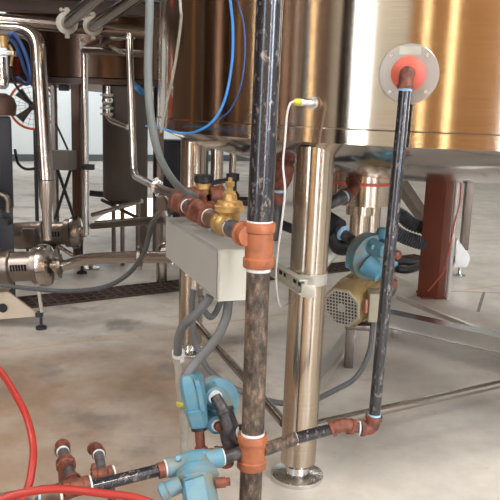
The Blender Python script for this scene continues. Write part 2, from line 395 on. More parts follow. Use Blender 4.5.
# temperature port on the shell
pp = P(310, 103, 2.66); pd = V((pp.x-TC.x, pp.y-TC.y, 0)).normalized(); pp = V((TC.x, TC.y, pp.z))+pd*TR
pr = thing('temperature_probe', 'small steel sensor with yellow connector screwed into tank shell', 'sensor', pp)
side = (V((-1, 0, 0))+V((0, 1, 0))*0).normalized()
obj('ferrule', B().lathe(pp-pd*.01, pd, [(0, .018), (.014, .018), (.014, .024), (.026, .024), (.026, .013), (.04, .013)], 24), 'chrome', pr)
hd = (side+pd*.35+V((0, 0, .05))).normalized(); h0 = pp+pd*.035
obj('probe_head', B().lathe(h0+side*-.01, hd, [(0, .012), (.035, .012), (.035, .016), (.043, .016)], 20), 'chrome', pr)
h1 = h0+hd*.033
obj('connector', B().lathe(h1, hd, [(0, .013), (.018, .012), (.026, .006)], 16), 'yellow', pr)
h2 = h1+hd*.025
wp = [h2, P(290, 104, 2.56), P(287, 115, 2.56), P(285, 140, 2.57), P(283, 165, 2.58), P(285, 190, 2.58), P(282, 220, 2.6), P(278, 250, 2.65), P(276, 275, 2.7), P(278, 300, 2.75), P(283, 306, 2.80), P(296, 296, 2.9)]
one('sensor_cable', B().tube(spline(wp), .004, 8), 'wht', 'thin white cable hanging from the sensor down beside the front leg', 'cable')

# outlet sump under the tank
oc = P(362, 190, 4.0); oc.z = 0
rs = .165
zs = P(362, 208, 4.0-rs).z
sp = obj('outlet_sump', B().lathe(oc, (0, 0, 1), [(zs, rs*.6), (zs+.004, rs), (RZ-.1, rs), (RZ-.09, rs*1.05)], 48), 'leg', tank, oc)
zr = P(350, 184, 4.0-rs).z
obj('seal_ring', B().lathe(oc, (0, 0, 1), [(zr-.01, rs), (zr-.01, rs+.012), (zr+.006, rs+.012), (zr+.006, rs)], 48), 'redg', sp)
zt = P(362, 206, 3.9).z
obj('outlet_stub', B().lathe(P(360, 207, 4.0)*1, (0, 0, -1), [(-.04, .075), (.04, .075), (.04, .052), (.19, .052), (.19, .03)], 32), 'leg', tank, P(360, 207, 4.0))

def long_bar(name, A, Bp, mat, label, cat, w=.04, h=.04, rnd=False, bev=.004):
    b = B()
    if rnd: b.tube([A, Bp], w/2, 20)
    else: b.bar(A, Bp, w, h, bev=bev)
    return one(name, b, mat, label, cat)
# braces between the legs
def brace(A, Bp, r): obj('brace', B().tube([A, Bp], r, 20), 'steel', tank)
brace(P(193, 319, 4.25), P(284, 423, 2.92), .021)
brace(P(302, 428, 2.88), G(500, 384, .17)+(G(500, 384, .17)-P(302, 428, 2.88))*.45, .021)
# rectangular skid tube at the right
A1, A2 = G(396, 320, .12), G(500, 343, .12)
sb = thing('pump_skid', 'low stainless rectangular tube frame lying behind the black drop pipe', 'frame', (A1.x, A1.y, 0))
dirn = (A2-A1).normalized()
obj('beam', B().bar(A1-dirn*.08, A2+dirn*1.0, .10, .10, bev=.006), 'chrome', sb)
obj('beam', B().bar(G(398, 297, .14), G(500, 352, .06)+V((.35, -.3, 0)), .03, .03), 'satin', sb)
obj('beam', B().bar(G(307, 398, .04), G(352, 331, .08), .05, .06, bev=.004), 'satin', sb)
for q in (A1+dirn*.0, A2+dirn*.5):
    obj('leg', B().box((q.x, q.y, .04), (.05, .05, .08), bev=.004), 'steel', sb)

# ---------------------------------------------------------------- fittings library
def band_fit(b, A, Bp, r, lip=.18, lw=.22):     # threaded sleeve with raised rims at both ends
    A, Bp = V(A), V(Bp); L = (Bp-A).length; R = r*(1+lip); q = L*lw
    b.lathe(A, Bp-A, [(0, r*.9), (0, R*.97), (L*.02, R), (q, R), (q*1.15, r*1.04), (L-q*1.15, r*1.04), (L-q, R), (L*.98, R), (L, R*.97), (L, r*.9)], 32)
    return b
def elbow(b, A, C, Bp, r, bend=None):           # elbow from A round corner C to Bp with banded mouths
    A, C, Bp = V(A), V(C), V(Bp)
    b.tube([A, C, Bp], r, 24, bend or min((A-C).length, (Bp-C).length)*.9)
    for e in (A, Bp):
        d = (C-e).normalized(); b.lathe(e-d*r*.05, d, [(0, r*.9), (0, r*1.16), (r*.5, r*1.18), (r*.55, r)], 28)
    return b
def ring(p, d, r, L, mat, parent):
    L *= .7; r *= .965
    d = V(d).normalized(); return obj('sealing_tape', B().lathe(V(p)-d*L/2, d, [(0, r*.9), (0, r), (L, r), (L, r*.9)], 28), mat, parent)

# ---------------------------------------------------------------- tall riser pipe
RY = 2.35; rp = .0415
def rz(y): return P(0, 0, RY) and P(260, y, RY).z
b0 = P(259.5, 250, RY); RX = b0.x
def onR(y):  # point on the riser axis at picture row y
    q = P(259, y, RY); return V((P(264-.034*(y-100), y, RY).x, RY, q.z))
ris = thing('riser_pipe', 'tall black iron riser pipe standing in front with two orange fittings', 'pipe', V((onR(499).x, RY, 0)))
t1a, t1b = onR(222), onR(267); c1a, c1b = onR(434), onR(467)
top = V((RX+.022, RY, 3.6))
obj('upper_pipe', B().tube([t1a, top], rp, 40), 'bpipe', ris, t1a, label='glossy black upper length with scuffs')
obj('lower_pipe', B().tube([t1b, c1a], rp*.93, 40), 'wpipe', ris, t1b, label='mottled brown worn lower length')
bot = onR(520); bot = V((bot.x-.002, RY, 0))
obj('lower_pipe', B().tube([c1b, bot], rp*.93, 40), 'wpipe', ris, c1b, label='mottled brown foot of the pipe below the lower fitting')
tf = B(); band_fit(tf, t1a, t1b, rp*1.06, .16, .2)
boxdir = V((-.9, .45, .02)).normalized()
tm = (t1a*.55+t1b*.45)
man_dir = (P(180, 204, 2.95)-P(243, 232, 2.42)); man_dir = (P(208, 217, 2.62)-tm); man_dir.z = man_dir.z
md = (P(182, 204, 2.95)-P(244, 234, RY)).normalized()
m0 = P(244, 234, RY+.01)
tf.lathe(m0+md*.012, -md, [(0, rp*.7), (0, rp*.98), (.012, rp*.98), (.014, rp*.8), (.05, rp*.8)], 28)
obj('tee_fitting', tf, 'copper', ris)
cf = B(); band_fit(cf, c1a, c1b, rp*1.04, .17, .22)
obj('cross_fitting', cf, 'copper', ris)
ring(t1b+V((0, 0, -.008)), (0, 0, 1), rp*1.02, .014, 'tape', ris); ring(c1a+V((0, 0, .004)), (0, 0, 1), rp*1.02, .014, 'tape', ris)
ring(t1a+V((0, 0, .003)), (0, 0, 1), rp*1.05, .008, 'tape', ris)

# ---------------------------------------------------------------- valve manifold leading back from the riser
def mp(x, y, Y): return P(x, y, Y)
n0 = m0+md*.0; n1 = mp(229, 227, 2.46); n2 = mp(203, 214, 2.66); n3 = mp(179, 203, 2.88)
mn = thing('pipe_manifold', 'rusty iron and brass pipe manifold resting above grey box beside the riser', 'pipe', n1)
r1 = .030
obj('nipple', B().tube([n0, n1-(n1-n0).normalized()*-.01], r1, 24), 'greynip', mn, label='grey iron nipple next to the riser')
dv = (n2-n1).normalized()
vb = B(); vb.lathe(n1-dv*.005, dv, [(0, .025), (0, .034), (.018, .034), (.02, .032), (.035, .04), (.05, .04), (.062, .032), (.066, .035), (.085, .035), (.085, .02)], 32)
vc = mp(234, 212, 2.49)
cb_ = n1+dv*.03+V((.012, .02, 0))
vb.lathe(cb_-V((0, 0, .02)), (0, 0, 1), [(0, .034), (.055, .036), (.062, .04), (.066, .05), (.084, .052), (.088, .046), (.1, .044), (.104, .026), (.125, .023)], 32)
vl = obj('brass_valve', vb, 'brass', mn, label='cast brass valve with round bonnet')
obj('valve_stem', B().lathe(cb_+V((0, 0, .1)), (0, 0, 1), [(0, .022), (.014, .022), (.016, .012), (.03, .012), (.032, .018), (.046, .018), (.048, .008), (.06, .008)], 6), 'brass', vl)
ring(n1-dv*.012, dv, .031, .016, 'tape', mn)
b1 = n1+dv*.075; b2 = n1+dv*.175
obj('nipple', B().tube([b1, b2], r1*1.02, 24), 'bronze', mn, label='brown nipple between brass valve and rusty tee')
ring(b2-dv*.01, dv, .032, .014, 'tape', mn)
tb = B(); e2 = b2+dv*.13; band_fit(tb, b2-dv*.004, e2, r1*1.22, .16, .24)
cx_ = (b2+e2)/2; tb.lathe(cx_, (0.45, .9, 0), [(0, .03), (.05, .032), (.05, .038), (.075, .038), (.075, .02)], 28)
obj('tee', tb, 'rust', mn)
e3 = e2+dv*.07
obj('nipple', B().tube([e2-dv*.01, e3], r1*.95, 24), 'greynip', mn, label='dark nipple at the far end')
ring(e3-dv*.006, dv, .03, .014, 'tape', mn)
tb = B(); e4 = e3+dv*.1; band_fit(tb, e3, e4, r1*1.2, .16, .24)
upc = (e3+e4)/2; 
fr_dir = (P(226, 196, 3.0)-upc).normalized()
obj('tee', tb, 'rust', mn)
tb = B(); bq = P(223, 194, 3.02); q0 = P(176, 197, 3.0)
band_fit(tb, q0, P(207, 195, 3.0), .035, .12, .2); band_fit(tb, P(209, 195, 3.0), bq, .033, .14, .3)
obj('tee', tb, 'rust', mn)
av = P(203, 194, 3.0)
obj('air_vent', B().lathe(av, (0, 0, 1), [(0, .026), (.02, .026), (.022, .031), (.044, .031), (.046, .028)], 24), 'brass', mn, label='small brass vent collar')
obj('vent_cap', B().lathe(av+V((0, 0, .045)), (0, 0, 1), [(0, .03), (.004, .037), (.03, .037), (.034, .033)], 28), 'black', mn, label='round black cap on the vent')
# dark valve bodies behind
vb2 = thing('lever_valve', 'small dark valve with lever seen behind the brass valve', 'valve', P(222, 178, 3.5))
obj('handle', B().bar(P(212, 183, 3.5), P(237, 178, 3.5), .04, .02, bev=.004), 'black', vb2)
obj('valve_body', B().lathe(P(232, 205, 3.5), (0, 0, 1), [(0, .03), (.05, .035), (.07, .02), (.11, .02), (.12, .032), (.15, .032)], 20).tube([P(205, 200, 3.5), P(262, 202, 3.5)], .022, 16), 'dark', vb2)

# sanitary tube dropping from above and sweeping to the manifold
st = thing('sanitary_tube', 'slim polished steel tube dropping vertically then sweeping to rusty manifold', 'pipe', P(131, 160, 4.1))
obj('tube', B().tube([P(129, 34, 4.15), P(134, 176, 3.9), P(157, 187, 3.45)], .0185, 20, .07), 'chrome', st)
obj('elbow', B().tube([P(157, 187, 3.45), P(168, 192, 3.3), P(180, 194, 3.15), P(186, 197, 3.05)], .019, 20, .1), 'dsteel', st)
obj('clamp', B().tri_clamp(P(157, 187, 3.45), P(168, 193, 3.25)-P(157, 187, 3.45), .02), 'chrome', st)
obj('clamp', B().tri_clamp(P(129, 38, 4.15), (0, 0, 1), .019), 'chrome', st)
sv = thing('sample_valve', 'small round steel valve body at the left end of the manifold', 'valve', P(170, 203, 3.1))
obj('valve_body', B().ball(P(169, 203, 3.1), .034).lathe(P(169, 203, 3.1), (-.5, -.8, 0), [(0, .02), (.04, .02), (.04, .03), (.055, .03)], 20), 'dsteel', sv)
obj('port', B().lathe(P(160, 196, 3.1), P(166, 217, 3.1)-P(160, 196, 3.1), [(0, .016), (.02, .024), (.04, .02), (.09, .02)], 20), 'dsteel', sv)

# ---------------------------------------------------------------- grey electrical box and strut
K0 = P(220, 251, 2.50); K1 = P(220, 300, 2.50); hz = K0.z-K1.z; K1 = V((K0.x, K0.y, K0.z-hz))
Fz = 3.42
# long direction: top edge runs to picture point (167,217)
def onh(x, z):  # point at height z lying under picture column x and row found by search
    best = None
    for yy in range(150, 330):
        g_ = G(x, yy, z)
        if g_.y > 0 and (best is None or abs(g_.y-Fz) < abs(best.y-Fz)): best = g_
    return best
K2 = G(167, 217.5, K0.z)
ld = (K2-K0).normalized(); ed = V((ld.y, -ld.x, 0)).normalized()
if ed.x < 0: ed = -ed
LL = (K2-K0).length; EW = .125
bx = thing('electrical_box', 'long grey metal electrical box hung beside the riser under brass valve', 'electrical box', K1)
cc = K0+ld*LL/2+ed*EW/2-V((0, 0, hz/2))
obj('body', B().box(cc+ld*.006, (LL-.012, EW, hz), (ld, ed, V((0, 0, 1))), .003), 'box', bx)
obj('end_cover', B().box(K0+ed*EW/2-V((0, 0, hz/2))-ld*.004+ld*.004, (.014, EW+.006, hz+.006), (ld, ed, V((0, 0, 1))), .003), 'boxend', bx, label='pale cream end plate')
obj('lid', B().box(cc-ed*(EW/2+.003), (LL-.03, .008, hz-.012), (ld, ed, V((0, 0, 1))), .003), 'box', bx)
for t_ in (.22, .5, .78):
    q = K0+ld*LL*t_-V((0, 0, hz-.004)); obj('screw', B().lathe(q-ed*.012, -ed, [(0, .006), (.008, .006)], 8), 'chrome', bx)

# strut clamped to the front leg
S1 = P(306, 287, 2.64); S0 = P(268, 263.5, 3.03); sdv = (S0-S1).normalized()
stt = thing('strut_channel', 'slotted galvanised strut bracketed to the front tank leg', 'bracket', S1)
Sz = S1.z
sb_ = B(); Lst = (S0-S1).length*1.0
far = S1+sdv*(Lst+.42)
sb_.bar(S1, far, .012, .052); xx, uu = frame(sdv)
for g_ in (1, -1): sb_.bar(S1+uu*.025*g_-xx*.012, far+uu*.025*g_-xx*.012, .03, .006)
sl_ = sb_.mark()
for i in range(10):
    q = S1+sdv*(.03+.05*i)
    for sgn in (1, -1):
        sl_.bar(q+xx*.0065*sgn, q+sdv*.028+xx*.0065*sgn, .003, .014)  # slot openings drawn as dark bars, shade put into the colour
obj('channel', sl_, ['gal', 'void'], stt)
lc = V((L1.x, L1.y, Sz)); r = .0730
obj('clamp_band', B().lathe(lc-V((0, 0, .022)), (0, 0, 1), [(0, r+.001), (0, r+.008), (.044, r+.008), (.044, r+.001)], 48, cap=False)
    .box(P(307, 287, 2.69), (.05, .12, .05), bev=.004), 'gal', stt)

# ---------------------------------------------------------------- hoses and conduits
def hose(name, pts, r, mat, label, cat='hose', seg=12, n=10): return one(name, B().tube(spline(pts, n), r, seg), mat, label, cat)
hose('hanging_hose', [P(152, -420, 2.42), P(151, -200, 2.42), P(150, -20, 2.42), P(149, 30, 2.42), P(148, 70, 2.42), P(150, 110, 2.43), P(156, 145, 2.46), P(166, 170, 2.53), P(180, 188, 2.7), P(190, 194, 2.86), P(196, 197, 2.95)], .0135, 'ghose', 'thick grey hose hanging from the top left down to rusty manifold')
hose('cable', [P(174, -380, 2.6), P(178, -200, 2.6), P(180, -10, 2.6), P(181, 20, 2.62), P(174, 70, 2.72), P(166, 105, 2.8), P(161, 132, 2.86)], .005, 'emt', 'thin brown grey cable hanging in front of the tank side', 'cable')
hose('air_tube', [P(146, 126, 3.3), P(152, 126, 3.2), P(163, 129, 3.0), P(180, 133, 2.75), P(195, 132, 2.62), P(212, 122, 2.57), P(224, 102, 2.55), P(231, 70, 2.55), P(233, 35, 2.55), P(229, -10, 2.55), P(205, -200, 2.5), P(185, -400, 2.5)], .0045, 'btube', 'bright blue air tube looping in front of the big tank', 'tube')
hose('air_tube', [P(215, 121, 2.86), P(230, 110, 2.82), P(241, 85, 2.8), P(245, 50, 2.8), P(243, 20, 2.8), P(236, -10, 2.8), P(215, -150, 2.6), P(200, -380, 2.55)], .003, 'dbtube', 'thin dark blue air tube just right of the bright blue one', 'tube')
# conduit from the box to the floor tube
f1_ = thing('flexible_conduit', 'grey flexible conduit curving from box bottom to the upright dusty tube', 'conduit', P(180, 350, 2.8))
obj('jacket', B().tube(spline([P(210, 296, 2.62), P(206, 303, 2.62), P(194, 316, 2.62), P(184, 325, 2.64), P(179, 336, 2.66), P(177.5, 354, 2.68)]), .0165, 14), 'hose', f1_)
em = P(178, 358, 2.70); eb = G(184, 432, 0)
eb = V((em.x+.002, em.y+.0, em.z-.25)); eb = P(184, 430, 2.74)
obj('connector', B().lathe(em+V((0, 0, .035)), eb-em, [(0, .018), (.006, .025), (.03, .025), (.032, .02), (.05, .02)], 16), 'tape', f1_)
ft = thing('dusty_tube', 'upright dusty galvanised tube with yellow bands behind blue conduit body', 'tube', V((eb.x, eb.y, 0)))
obj('tube', B().tube([em, eb, V((eb.x+.002, eb.y, 0))], .017, 20), 'emt', ft)
for yy in (363, 405): q = P(178.6 if yy < 400 else 181.6, yy, 2.71); obj('yellow_band', B().lathe(q, (0, 0, 1), [(0, .0205), (.011, .0205)], 20), 'yellow', ft)
hose('flexible_conduit', [P(229, 296, 2.58), P(228, 306, 2.57), P(226, 318, 2.56), P(219, 334, 2.54), P(208, 349, 2.52), P(196, 362, 2.5), P(187, 374, 2.48), P(184, 382, 2.47)], .0175, 'hose', 'grey flexible conduit from box bottom to the blue conduit body', 'conduit')
hose('flexible_conduit', [P(193, 290, 3.15), P(192, 310, 3.15), P(195, 340, 3.15), P(206, 366, 3.15), P(222, 381, 3.15), P(245, 393, 3.15), P(280, 403, 3.2), P(308, 402, 3.3), P(335, 390, 3.5), P(356, 377, 3.7), P(369, 352, 3.82), P(373, 322, 3.9)], .0135, 'hose', 'long flexible conduit looping behind the front leg to the pump motor', 'conduit')
hose('flexible_conduit', [P(201, 296, 3.0), P(203, 308, 3.0), P(210, 317, 3.0), P(216, 312, 3.05), P(222, 298, 3.1)], .013, 'dhose', 'short dark conduit loop just under the grey box', 'conduit')
hose('grey_cable', [P(172, 210, 3.3), P(163, 211, 3.35), P(154, 220, 3.45), P(148, 240, 3.6), P(143, 255, 3.7), P(127, 275, 3.9), P(104, 287, 4.05), P(70, 291, 4.2), P(35, 289, 4.3), P(-10, 284, 4.4)], .013, 'dhose', 'grey cable sagging from the box end past pumps at left', 'cable')
hose('red_hose', [P(-25, 345, 2.6), P(0, 371, 2.4), P(14, 392, 2.27), P(27, 418, 2.15), P(33, 445, 2.07), P(32, 468, 2.0), P(26, 492, 1.95), P(5, 525, 1.9), P(-25, 535, 1.87), P(-22, 512, 1.85), P(5, 498, 1.86), P(34, 491, 1.87), P(60, 489, 1.88), P(100, 493, 1.89), P(146, 501, 1.88), P(200, 530, 1.86)], .0115, 'red', 'red rubber hose curling across the bottom left corner')

# ---------------------------------------------------------------- blue equipment
# conduit body + regulator in the lower middle
cbp = P(192, 400, 2.47)
cbody = thing('blue_conduit_body', 'upright bright blue cast housing on a short rusty stub, left of riser', 'valve', P(197, 455, 2.45))
q = []
top_, bot_ = P(190, 374, 2.47), P(199, 427, 2.47); ax_ = (bot_-top_).normalized(); sx_, sy_ = frame(ax_, V((0, -1, 0)))
Lc = (bot_-top_).length; LX = V((1, 0, 0)) - ax_*ax_.x; LX.normalize(); LYv = ax_.cross(LX)
bb = B()
def oct_loft(b, secs):
    rs = []
    for (t, hw, hd, off) in secs:
        c = top_+ax_*Lc*t+LX*off; pts = []
        for sxx, syy in ((1, .5), (.6, 1), (-.6, 1), (-1, .5), (-1, -.5), (-.6, -1), (.6, -1), (1, -.5)):
            pts.append(b.bm.verts.new(c+LX*hw*sxx+LYv*hd*syy))
        rs.append(pts)
    b.rings(rs)
oct_loft(bb, [(0, .018, .02, -.012), (.06, .03, .03, -.008), (.3, .037, .036, -.004), (.55, .037, .036, 0), (.62, .034, .033, 0), (.64, .038, .038, 0), (.92, .034, .034, .002), (1, .027, .027, .002)])
obj('body', bb, 'blue', cbody)
bb = B(); oct_loft(bb, [(.05, .012, .044, .024), (.12, .014, .046, .028), (.58, .014, .046, .030), (.63, .01, .044, .028)])
obj('cover', bb, 'blue', cbody)
stub0, stub1 = P(199, 426, 2.46), P(201, 452, 2.44)
obj('stub', B().tube([stub0, stub1], .017, 20), 'rust', cbody); ring(P(199, 429, 2.458), stub1-stub0, .0285, .014, 'black', cbody)
ring(P(201, 448, 2.444), stub1-stub0, .021, .009, 'tape', cbody)
# float trap (round blue body)
tp = thing('steam_trap', 'round weathered blue cast trap between blue housing and riser', 'valve', P(216, 405, 2.60))
tcn = P(217, 398, 2.60); td = V((.35, -.9, .1)).normalized(); tX, tU = frame(td, V((-.45, 0, 1)))
tb = B(); 
obj('body', tb.ball(tcn, .078, (.8, .75, 1.15), (tX, td, tU)), 'bluedirt', tp)
obj('flange', B().ball(tcn+td*.03+tX*-.0, .079, (.95, .22, 1.12), (tX, td, tU)), 'blue', tp)
pa, pb_ = P(214, 396, 2.50), P(216, 424, 2.49)
for q, rr in ((pa, .034), (pb_, .034)): obj('boss', B().lathe(q-td*.05, td, [(0, rr*1.1), (.05, rr), (.06, rr), (.064, rr*.8), (.064, .01)], 28), 'blue', tp)
ring(pa+td*.016, td, .026, .014, 'tape', tp); ring(pb_+td*.016, td, .023, .014, 'tape', tp)
obj('plug', B().lathe(pb_+td*.012, td, [(0, .017), (.03, .017), (.032, .012)], 20), 'rust', tp)
for i in range(5):
    a = -1.6+i*.8; obj('bolt', B().lathe(tcn+td*.045+(tX*cos(a)*.065+tU*sin(a)*.075), td, [(0, .009), (.012, .009)], 6), 'blue', tp)
# black pipe from the trap to the cross fitting
cm = (c1a+c1b)/2
tr = thing('trap_outlet_pipe', 'short dark pipe and elbow between blue trap and lower orange fitting', 'pipe', P(235, 435, 2.45))
obj('pipe', B().tube([pa+td*.012, P(228, 418, 2.44)], .0215, 24), 'dpipe', tr)
eb_ = B(); elbow(eb_, P(224, 409, 2.45), P(234, 436, 2.42), P(242, 434, 2.38), .029, .06); obj('elbow', eb_, 'dpipe', tr)
obj('elbow', elbow(B(), P(226, 428, 2.47), P(229, 446, 2.46), P(240, 444, 2.42), .026, .05), 'dpipe', tr)
ring(P(241.5, 433, 2.385), P(246, 432, 2.36)-P(238, 434, 2.39), .027, .012, 'tape', tr)

# ---------------------------------------------------------------- low horizontal run
rr_ = .0205
R0, R1 = P(372, 425, 2.42), cm
runR = thing('drop_pipe', 'black drop pipe from tank elbow down to rusty elbows and across to riser', 'pipe', P(352, 427, 2.42))
# upper elbow at the flange
ue = fc+fd*.075; dn_ = P(374, 418, 2.43)
obj('elbow', elbow(B(), fc+fd*.012, ue, ue+(dn_-ue).normalized()*.05, .024, .045), 'rust', runR, label='rusty elbow at the tank flange')
d_a = ue+(dn_-ue).normalized()*.05; dd_ = (dn_-d_a).normalized()
obj('pipe', B().tube([d_a, dn_], rr_, 28), 'bpipe', runR); ring(d_a+dd_*.004, dd_, .024, .014, 'btape', runR); ring(dn_-dd_*.012, dd_, .024, .01, 'btape', runR)
cor = P(371.5, 428, 2.43)
obj('elbow', elbow(B(), dn_-dd_*.008, cor, P(361, 428, 2.425), .0255, .04), 'rust', runR)
obj('nipple', B().tube([P(363, 428, 2.425), P(350, 427, 2.42)], .018, 20), 'rust', runR)
rd = (P(300, 437, 2.38)-P(332, 428, 2.405)).normalized()
obj('elbow', elbow(B(), P(352, 427, 2.42), P(343, 424, 2.41), P(331, 429, 2.405), .024, .02), 'rust', runR)
ring(P(350, 427, 2.42), P(363, 428, 2.42)-P(350, 427, 2.42), .0265, .009, 'tape', runR); ring(P(359.5, 428, 2.425), P(363, 428, 2.42)-P(350, 427, 2.42), .0265, .006, 'tape', runR)
ring(P(331.5, 429, 2.405), rd, .0275, .007, 'tape', runR)
obj('pipe', B().tube([P(334, 428, 2.405), P(296, 438.5, 2.39)], rr_, 28), 'bpipe', runR)
ring(P(296, 438.5, 2.39), rd, .0235, .01, 'tape', runR)
obj('pipe', B().tube([P(297, 438, 2.39), P(266, 449, 2.37), cm+V((.03, 0, -.0))], .0225, 28), 'wpipe', runR)
ring(P(264.5, 448.5, 2.37), rd, .026, .008, 'tape', runR)
# pipe running behind it to the lower left
runL = thing('floor_level_pipe', 'dark iron pipe running low from the riser to the bottom left corner', 'pipe', P(120, 478, 2.15))
obj('pipe', B().tube([cm+V((-.03, 0, -.005)), P(213, 462, 2.28)], .021, 24), 'dpipe', runL)
obj('pipe', B().tube([P(163, 469, 2.2), P(86, 488, 2.1)], rr_*.98, 28), 'bpipe', runL)
ld_ = (P(86, 488, 2.1)-P(163, 469, 2.2)).normalized()
obj('bushing', B().lathe(P(158, 471, 2.19), -ld_, [(0, .021), (0, .026), (.03, .026), (.03, .02)], 8), 'rust', runL)
t_c = P(75, 488, 2.08)
tt_ = B(); band_fit(tt_, t_c-ld_*.045, t_c+ld_*.035, .0255, .16, .24)
updir = (P(64, 460, 2.25)-t_c).normalized()
tt_.lathe(t_c, updir, [(0, .024), (.03, .025), (.03, .029), (.048, .029), (.048, .02)], 24); obj('tee', tt_, 'rust', runL)
ring(t_c-ld_*.048, ld_, .028, .008, 'tape', runL); ring(t_c+ld_*.045, ld_, .027, .01, 'tape', runL)
a_ = t_c+ld_*.035; z_ = P(-20, 503, 1.97)
l2d = (z_-a_).normalized()
obj('coupling', band_fit(B(), a_+l2d*.005, a_+l2d*.07, .023, .12, .2), 'bronze', runL)
ring(a_+l2d*.073, l2d, .026, .012, 'btape', runL)
obj('pipe', B().tube([a_+l2d*.06, z_], .021, 28), 'wpipe', runL)
def riser_stub(base, union, top__, par, cupdir):
    d_ = (union-base).normalized(); L_ = (top__-base).length
    obj('nipple', B().tube([base+d_*.03, top__], .0175, 20), 'greynip', par)
    return d_
# stub one: up and away with a union and an elbow on top
stp = thing('stub_riser', 'short rusty stub with a union ring, left of the two on floor pipe', 'pipe', t_c+updir*.05)
s_u, s_t = P(66, 465, 2.2), P(62, 448, 2.3)
obj('nipple', B().tube([t_c+updir*.04, s_t], .0185, 20), 'greynip', stp)
sd_ = (s_t-s_u).normalized()
obj('union', B().lathe(s_u-sd_*.03, sd_, [(0, .02), (0, .025), (.02, .026), (.022, .032), (.045, .032), (.047, .025), (.06, .024)], 10), 'rust', stp)
obj('elbow', elbow(B(), s_t-sd_*.02, s_t+sd_*.018, s_t+sd_*.018+V((-.005, .04, -.025)), .0225, .03), 'rust', stp); ring(s_t-sd_*.025, sd_, .022, .008, 'tape', stp)
# small vertical foot below the union
obj('support_foot', B().tube([P(62, 469, 2.28), P(63, 484, 2.28)], .014, 16), 'rust', stp)
st2 = thing('stub_riser', 'short rusty stub with a capped elbow, right of the two on floor pipe', 'pipe', P(103, 478, 2.14))
tb_ = P(108, 476, 2.2); t2b = P(95, 477, 2.17)
b3 = B(); band_fit(b3, P(113, 473, 2.21), P(93, 478, 2.19), .023, .16, .24); obj('tee', b3, 'rust', st2)
ring(P(114, 473, 2.213), ld_, .026, .008, 'tape', st2)
s2 = P(98, 451, 2.34)
obj('nipple', B().tube([P(103, 476, 2.2), s2], .0165, 20), 'greynip', st2)
s2d = (s2-P(103, 476, 2.2)).normalized()
obj('elbow', elbow(B(), s2-s2d*.02, s2+s2d*.018, s2+s2d*.018+V((-.02, .035, -.02)), .0205, .03), 'rust', st2); ring(s2-s2d*.022, s2d, .021, .008, 'tape', st2)
obj('reducer', B().lathe(P(97, 465, 2.27), P(94, 478, 2.24)-P(97, 465, 2.27), [(0, .015), (0, .019), (.02, .019), (.022, .015), (.05, .015)], 16), 'rust', st2)
obj('drain_leg', B().tube([P(110, 487, 2.12), P(115, 512, 2.12)], .0135, 16), 'dpipe', st2)
# lower blue valve
vA, vB = P(166, 468, 2.2), P(222, 457, 2.27)
vd = (vB-vA).normalized()
lv = thing('blue_control_valve', 'weathered blue cast valve on the low pipe left of the riser', 'valve', P(195, 480, 2.2))
b4 = B(); Lv = (vB-vA).length
b4.lathe(vA, vd, [(0, .02), (0, .030), (.012, .033), (.03, .030), (Lv*.3, .037), (Lv*.5, .041), (Lv*.7, .037), (Lv-.03, .03), (Lv-.012, .034), (Lv, .030), (Lv, .02)], 32)
obj('body', b4, 'bluedirt', lv)
vm = (vA+vB)/2; vdn = (P(200, 500, 2.13)-P(197, 468, 2.2)).normalized()
vdn = (P(201, 500, 2.12)-vm).normalized()
b5 = B(); b5.lathe(vm, vdn, [(0, .05), (.03, .056), (.04, .068), (.06, .071), (.068, .062), (.072, .056), (.17, .054), (.18, .04)], 20)
obj('bonnet', b5, 'bluedirt', lv)
b6 = B(); X6, U6 = frame(vdn, V((0, -1, .2)))
b6.box(vm+vdn*.135+U6*.045, (.09, .05, .02), (vdn, X6, U6), .006).ball(vm+vdn*.05+U6*.035, .034, (1.2, 1, .6), (vd, vdn, U6)); obj('nameplate_boss', b6, 'blue', lv)
obj('inlet_ferrule', B().lathe(P(160, 494, 2.13), P(176, 486, 2.15)-P(160, 494, 2.13), [(0, .03), (.02, .034), (.026, .026), (.07, .026)], 24), 'bluedirt', lv)
obj('plug', B().lathe(P(216, 483, 2.14), (1, .1, .1), [(0, .017), (.03, .017), (.03, .013), (.045, .013)], 8), 'rust', lv)
ring(vA-vd*.0, vd, .029, .012, 'tape', lv); ring(vB, vd, .029, .012, 'tape', lv)
for sx__ in (.28, .72): obj('bolt', B().lathe(vA+vd*Lv*sx__+U6*.03, U6, [(0, .01), (.014, .01)], 6), 'blue', lv)
# rusty tee line behind the valve carrying the blue housing
rl = thing('rusty_tee_line', 'rusty iron tees behind lower blue valve carrying the blue housing', 'pipe', P(200, 458, 2.42))
b7 = B(); band_fit(b7, P(184, 460, 2.42), P(214, 455, 2.44), .022, .16, .2); b7.lathe(P(201, 457, 2.43), (0, 0, 1), [(0, .02), (.02, .024), (.035, .024)], 20); obj('tee', b7, 'rust', rl)
b7 = B(); elbow(b7, P(216, 454, 2.44), P(226, 452, 2.45), P(226, 463, 2.4), .024, .03); obj('elbow', b7, 'rust', rl)
ring(P(216, 454, 2.44), (1, 0, .1), .026, .01, 'tape', rl)

